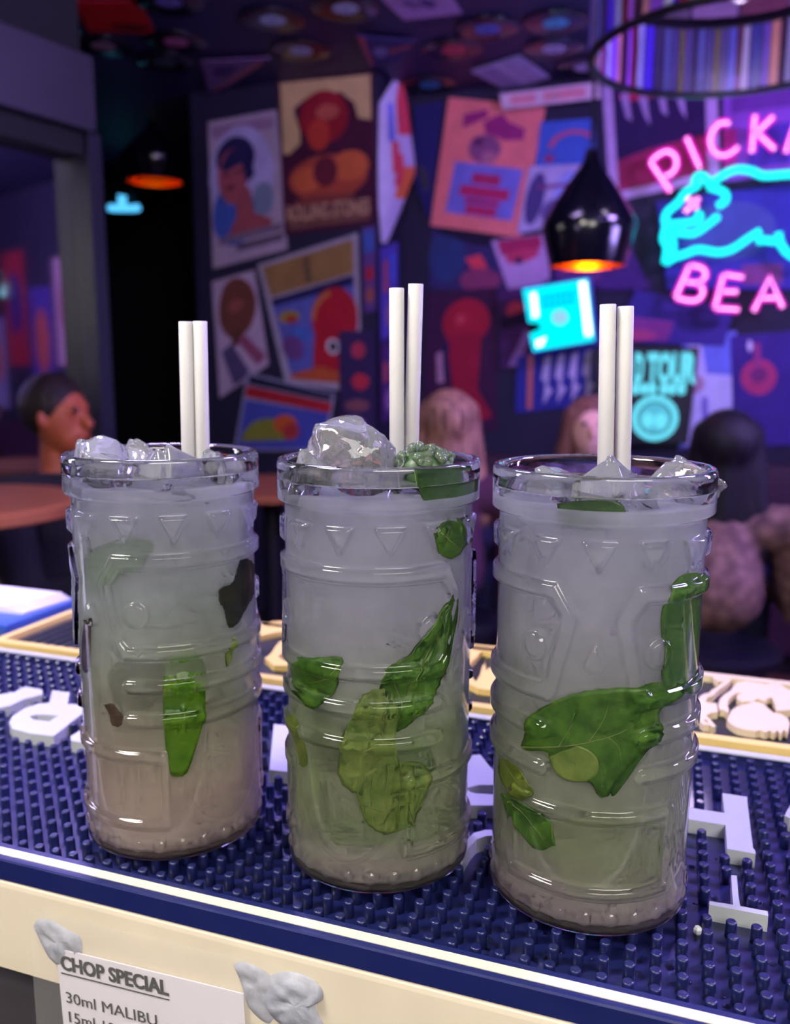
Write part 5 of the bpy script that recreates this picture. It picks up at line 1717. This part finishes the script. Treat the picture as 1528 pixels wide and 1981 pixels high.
def person(head, face, seat_z, skin, top, hair, legs, label, hair_len=0.25, lean=0.0, arm=0.35, pattern=None):
    """seated figure; head = centre of the head, face = horizontal direction it looks"""
    f = Vector(face).normalized()
    s = Vector((-f.y, f.x, 0))                 # its left
    base = Vector((head.x, head.y, 0)) - f * (0.06 + lean)
    root = empty('person', base, label, 'person')
    nk = head - Z * 0.15 - f * 0.02
    ch = head - Z * 0.34 - f * (0.04 + lean * 0.4)
    hp = Vector((base.x, base.y, seat_z + 0.17))
    sh = [nk - Z * 0.075 + s * 0.19 * q - f * 0.02 for q in (1, -1)]
    el = [sh[i] - Z * 0.27 + f * 0.10 + s * 0.05 * q for i, q in enumerate((1, -1))]
    ha = [el[i] + f * 0.22 - Z * 0.02 * 1 - s * 0.08 * q + Z * arm * 0.2 for i, q in enumerate((1, -1))]
    kn = [hp + f * 0.42 + s * 0.12 * q + Z * 0.03 for q in (1, -1)]
    an = [Vector((kn[i].x, kn[i].y, 0.09)) - f * 0.04 for i in range(2)]
    b_ = MB()
    b_.ball(head, 0.078, 0.078, 0.105, 20, 14)
    b_.ball(head + f * 0.028 - Z * 0.055, 0.055, 0.055, 0.06)
    capsule_pts(b_, head + f * 0.078 + Z * 0.012, head + f * 0.098 - Z * 0.02, 0.011, 0.017, 3)     # nose
    capsule_pts(b_, head + f * 0.083 - Z * 0.052 + s * 0.02, head + f * 0.083 - Z * 0.052 - s * 0.02, 0.009, 0.009, 3)
    for q in (1, -1):
        b_.ball(head + s * 0.08 * q - Z * 0.005, 0.012, 0.02, 0.03)
        b_.ball(head + f * 0.066 + s * 0.032 * q + Z * 0.022, 0.016)
    capsule_pts(b_, nk + Z * 0.06, nk - Z * 0.06, 0.052, 0.06, 4)
    capsule_pts(b_, nk - Z * 0.09, ch, 0.095, 0.115, 5)
    capsule_pts(b_, ch, hp, 0.11, 0.125, 6)
    for i in range(2):
        capsule_pts(b_, nk - Z * 0.08, sh[i], 0.07, 0.062, 4)
        capsule_pts(b_, sh[i], el[i], 0.052, 0.040, 8)
        capsule_pts(b_, el[i], ha[i], 0.038, 0.027, 8)
        b_.ball(ha[i] + f * 0.045, 0.032, 0.032, 0.020)
        for g in range(4):
            capsule_pts(b_, ha[i] + f * 0.06 + s * (0.024 - 0.016 * g), ha[i] + f * (0.12 - 0.008 * abs(g - 1.5)) + s * (0.026 - 0.017 * g) - Z * 0.014, 0.009, 0.008, 5)
        capsule_pts(b_, ha[i] + f * 0.02 - s * 0.03 * (1 if i == 0 else -1), ha[i] + f * 0.07 - s * 0.05 * (1 if i == 0 else -1), 0.011, 0.009, 4)
        capsule_pts(b_, hp, kn[i], 0.09, 0.062, 8)
        capsule_pts(b_, kn[i], an[i], 0.056, 0.040, 8)
        capsule_pts(b_, an[i] - Z * 0.045, an[i] - Z * 0.05 + f * 0.14, 0.040, 0.034, 5)
    remeshed('body', b_, 0.008, skin, root)
    c_ = MB()
    capsule_pts(c_, nk - Z * 0.10, ch, 0.108, 0.128, 5)
    capsule_pts(c_, ch, hp, 0.124, 0.138, 6)
    for i in range(2):
        capsule_pts(c_, nk - Z * 0.09, sh[i], 0.08, 0.074, 4)
        capsule_pts(c_, sh[i], el[i], 0.066, 0.054, 8)
        capsule_pts(c_, el[i], el[i].lerp(ha[i], 0.7), 0.054, 0.044, 6)
    remeshed('shirt', c_, 0.012, top, root)
    t_ = MB()
    for i in range(2):
        capsule_pts(t_, hp - Z * 0.01, kn[i], 0.112, 0.078, 8)
        capsule_pts(t_, kn[i], an[i] + Z * 0.03, 0.07, 0.056, 8)
    remeshed('trousers', t_, 0.012, legs, root)
    h_ = MB()
    h_.ball(head + Z * 0.030 - f * 0.030, 0.096, 0.096, 0.102, 20, 14)
    if hair_len > 0.1:
        for q in (-1, -0.66, -0.33, 0, 0.33, 0.66, 1):
            capsule_pts(h_, head - f * (0.050 - 0.035 * abs(q)) + s * 0.052 * q + Z * 0.045, head - f * (0.075 + lean * 0.3 - 0.03 * abs(q)) + s * 0.115 * q - Z * hair_len, 0.056, 0.040, 12)
    remeshed('hair', h_, 0.010, hair, root)
    e_ = MB()
    for q in (1, -1):
        e_.ball(head + f * 0.079 + s * 0.031 * q + Z * 0.022, 0.0095, n=10, m=8)
    e_.build('eyes', mat('dark_eyes', (36, 26, 26), rough=0.2), root, True)
    return root


def stool(p, seat_z, lab):
    root = empty('stool', Vector((p.x, p.y, 0)), lab, 'stool', 'stools in the room')
    c = Vector((p.x, p.y, 0))
    MB().lathe([(0.18, seat_z - 0.05), (0.20, seat_z - 0.035), (0.20, seat_z - 0.01), (0.17, seat_z)], c=c, n=32).build('seat', m_dleather, root, False)
    for q in range(4):
        a_ = math.pi / 4 + q * math.pi / 2
        d = Vector((math.cos(a_), math.sin(a_), 0))
        MB().tube([c + d * 0.13 + Z * (seat_z - 0.05), c + d * 0.19], 0.014, 8).build('leg', m_frame, root)
    return root


skin_w = mat('lamplight_tinted_skin', (170, 84, 52), rough=0.55, var=0.05)  # orange lamplight on the face is put into this skin colour
skin_p = mat('fair_skin', (226, 176, 160), rough=0.55, var=0.05)
m_blackcloth = mat('black_cloth', (20, 18, 26), rough=0.9)
m_jeans = mat('navy_denim', (28, 34, 70), rough=0.85)


def patterned():
    m, nt, b = nodes('brown_printed_blouse')
    tc = nt.nodes.new('ShaderNodeTexCoord')
    vo = nt.nodes.new('ShaderNodeTexVoronoi')
    vo.inputs['Scale'].default_value = 26
    r = nt.nodes.new('ShaderNodeValToRGB')
    r.color_ramp.elements[0].color = lin((140, 106, 96)) + (1,)
    r.color_ramp.elements[1].color = lin((60, 36, 42)) + (1,)
    nt.links.new(tc.outputs['Object'], vo.inputs['Vector'])
    nt.links.new(vo.outputs['Distance'], r.inputs['Fac'])
    nt.links.new(r.outputs[0], b.inputs['Base Color'])
    b.inputs['Roughness'].default_value = 0.8
    return m


h1 = at_y(118, 806, 2.55)
person(h1, (0.95, -0.35, 0), 0.45, skin_w, m_blackcloth, hair_mat('dark_brown_hair', (18, 12, 14), (44, 28, 26)), m_blackcloth, 'person in black seated at the left with orange lamplight coloured into the face, dark hair', 0.05)
stool(h1 - Vector((0.95, -0.35, 0)).normalized() * 0.06, 0.45, 'black stool under the person in black at the left')
h2 = at_y(868, 826, 2.95)
person(h2, (0.1, 1.0, 0), 0.45, skin_p, mat('plum_top', (74, 36, 66), rough=0.9), hair_mat('blonde_hair', (84, 54, 48), (190, 140, 120)), m_jeans, 'person with long blonde hair seen from behind beyond the middle glass', 0.30)
stool(h2 - Vector((0.1, 1.0, 0)).normalized() * 0.06, 0.45, 'black stool under the blonde person')
h3 = at_y(1142, 828, 3.40)
person(h3, (-0.1, -1.0, 0), 0.45, skin_p, mat('grey_violet_top', (96, 80, 120), rough=0.9), hair_mat('light_brown_hair', (90, 56, 54), (150, 104, 96)), m_jeans, 'person with light brown hair facing the bar behind the right-hand straws', 0.22)
stool(h3 - Vector((-0.1, -1.0, 0)).normalized() * 0.06, 0.45, 'black stool under the person with light brown hair')
h4 = at_y(1405, 872, 2.65)
person(h4, (0.35, 0.94, 0), 0.46, skin_p, patterned(), hair_mat('black_hair', (10, 7, 16), (26, 18, 34)), m_jeans, 'person with long black hair in a brown printed blouse at the right', 0.30, 0.03)
stool(h4 - Vector((0.35, 0.94, 0)).normalized() * 0.09, 0.46, 'black stool under the person in the printed blouse')
# high-backed chair at the right edge
cpos = at_y(1645, 900, 2.75)
ch_ = empty('lounge_chair', Vector((cpos.x, cpos.y, 0)), 'high-backed plum chair at the right edge behind the black-haired person', 'chair')
c = Vector((cpos.x, cpos.y, 0))
MB().frame_box(c + U * -0.06 + V * -0.22 + Z * 0.45, U * 0.08, V * 0.46, Z * 0.62).build('backrest', m_leather, ch_)
MB().frame_box(c + U * 0.02 + V * -0.22 + Z * 0.34, U * 0.46, V * 0.46, Z * 0.12).build('seat', m_leather, ch_)
for du, dv in ((-0.03, -0.2), (-0.03, 0.2), (0.43, -0.2), (0.43, 0.2)):
    MB().frame_box(c + U * du + V * dv, U * 0.04, V * 0.04, Z * 0.34).build('leg', m_oak, ch_)

# ---- far end of the back wall, seen mirrored in the dark window
def on_far(u, z, g=0.0):
    return W(u, 4.4 - 0.004 - g, z)


for i, (v0, v1, z0, z1, rgb, rgb2, lab) in enumerate(((0.85, 1.25, 1.3, 2.1, (190, 150, 170), (150, 40, 60), 'rose poster past the neon sign on the back wall'), (1.3, 1.65, 1.0, 1.9, (80, 60, 150), (190, 90, 70), 'violet poster past the rose one on the back wall'),
                                                     (1.7, 2.05, 1.3, 2.2, (170, 40, 60), (60, 40, 120), 'crimson poster near the far right corner'), (2.1, 2.45, 0.95, 1.7, (150, 140, 190), (200, 110, 70), 'grey-lilac poster in the far right corner'))):
    quad = [on_far(v0, z1), on_far(v1, z1), on_far(v1, z0), on_far(v0, z0)]
    root = empty('poster', (quad[2] + quad[3]) / 2, lab, 'poster', 'posters at the far end of the back wall')
    MB().prism([quad], V * 0.0015).build('sheet', paint(rgb), root)
    tile(None, [(rgb2, ell(0.5, 0.45, 0.3, 0.28))], quad, -V, 0.0004, 'print', root)
ws = empty('wall_light', on_far(2.2, 1.86), 'pale cyan strip light in the far right corner', 'lamp')
MB().frame_box(on_far(2.05, 1.86, 0.05), U * 0.3, V * 0.05, Z * 0.10).build('strip', glow('cyan_strip', (0.25, 0.75, 1.0), 2.0), ws)
MB().frame_box(on_far(2.03, 1.85, 0.052), U * 0.34, V * 0.056, Z * 0.012).build('holder', m_frame, ws)
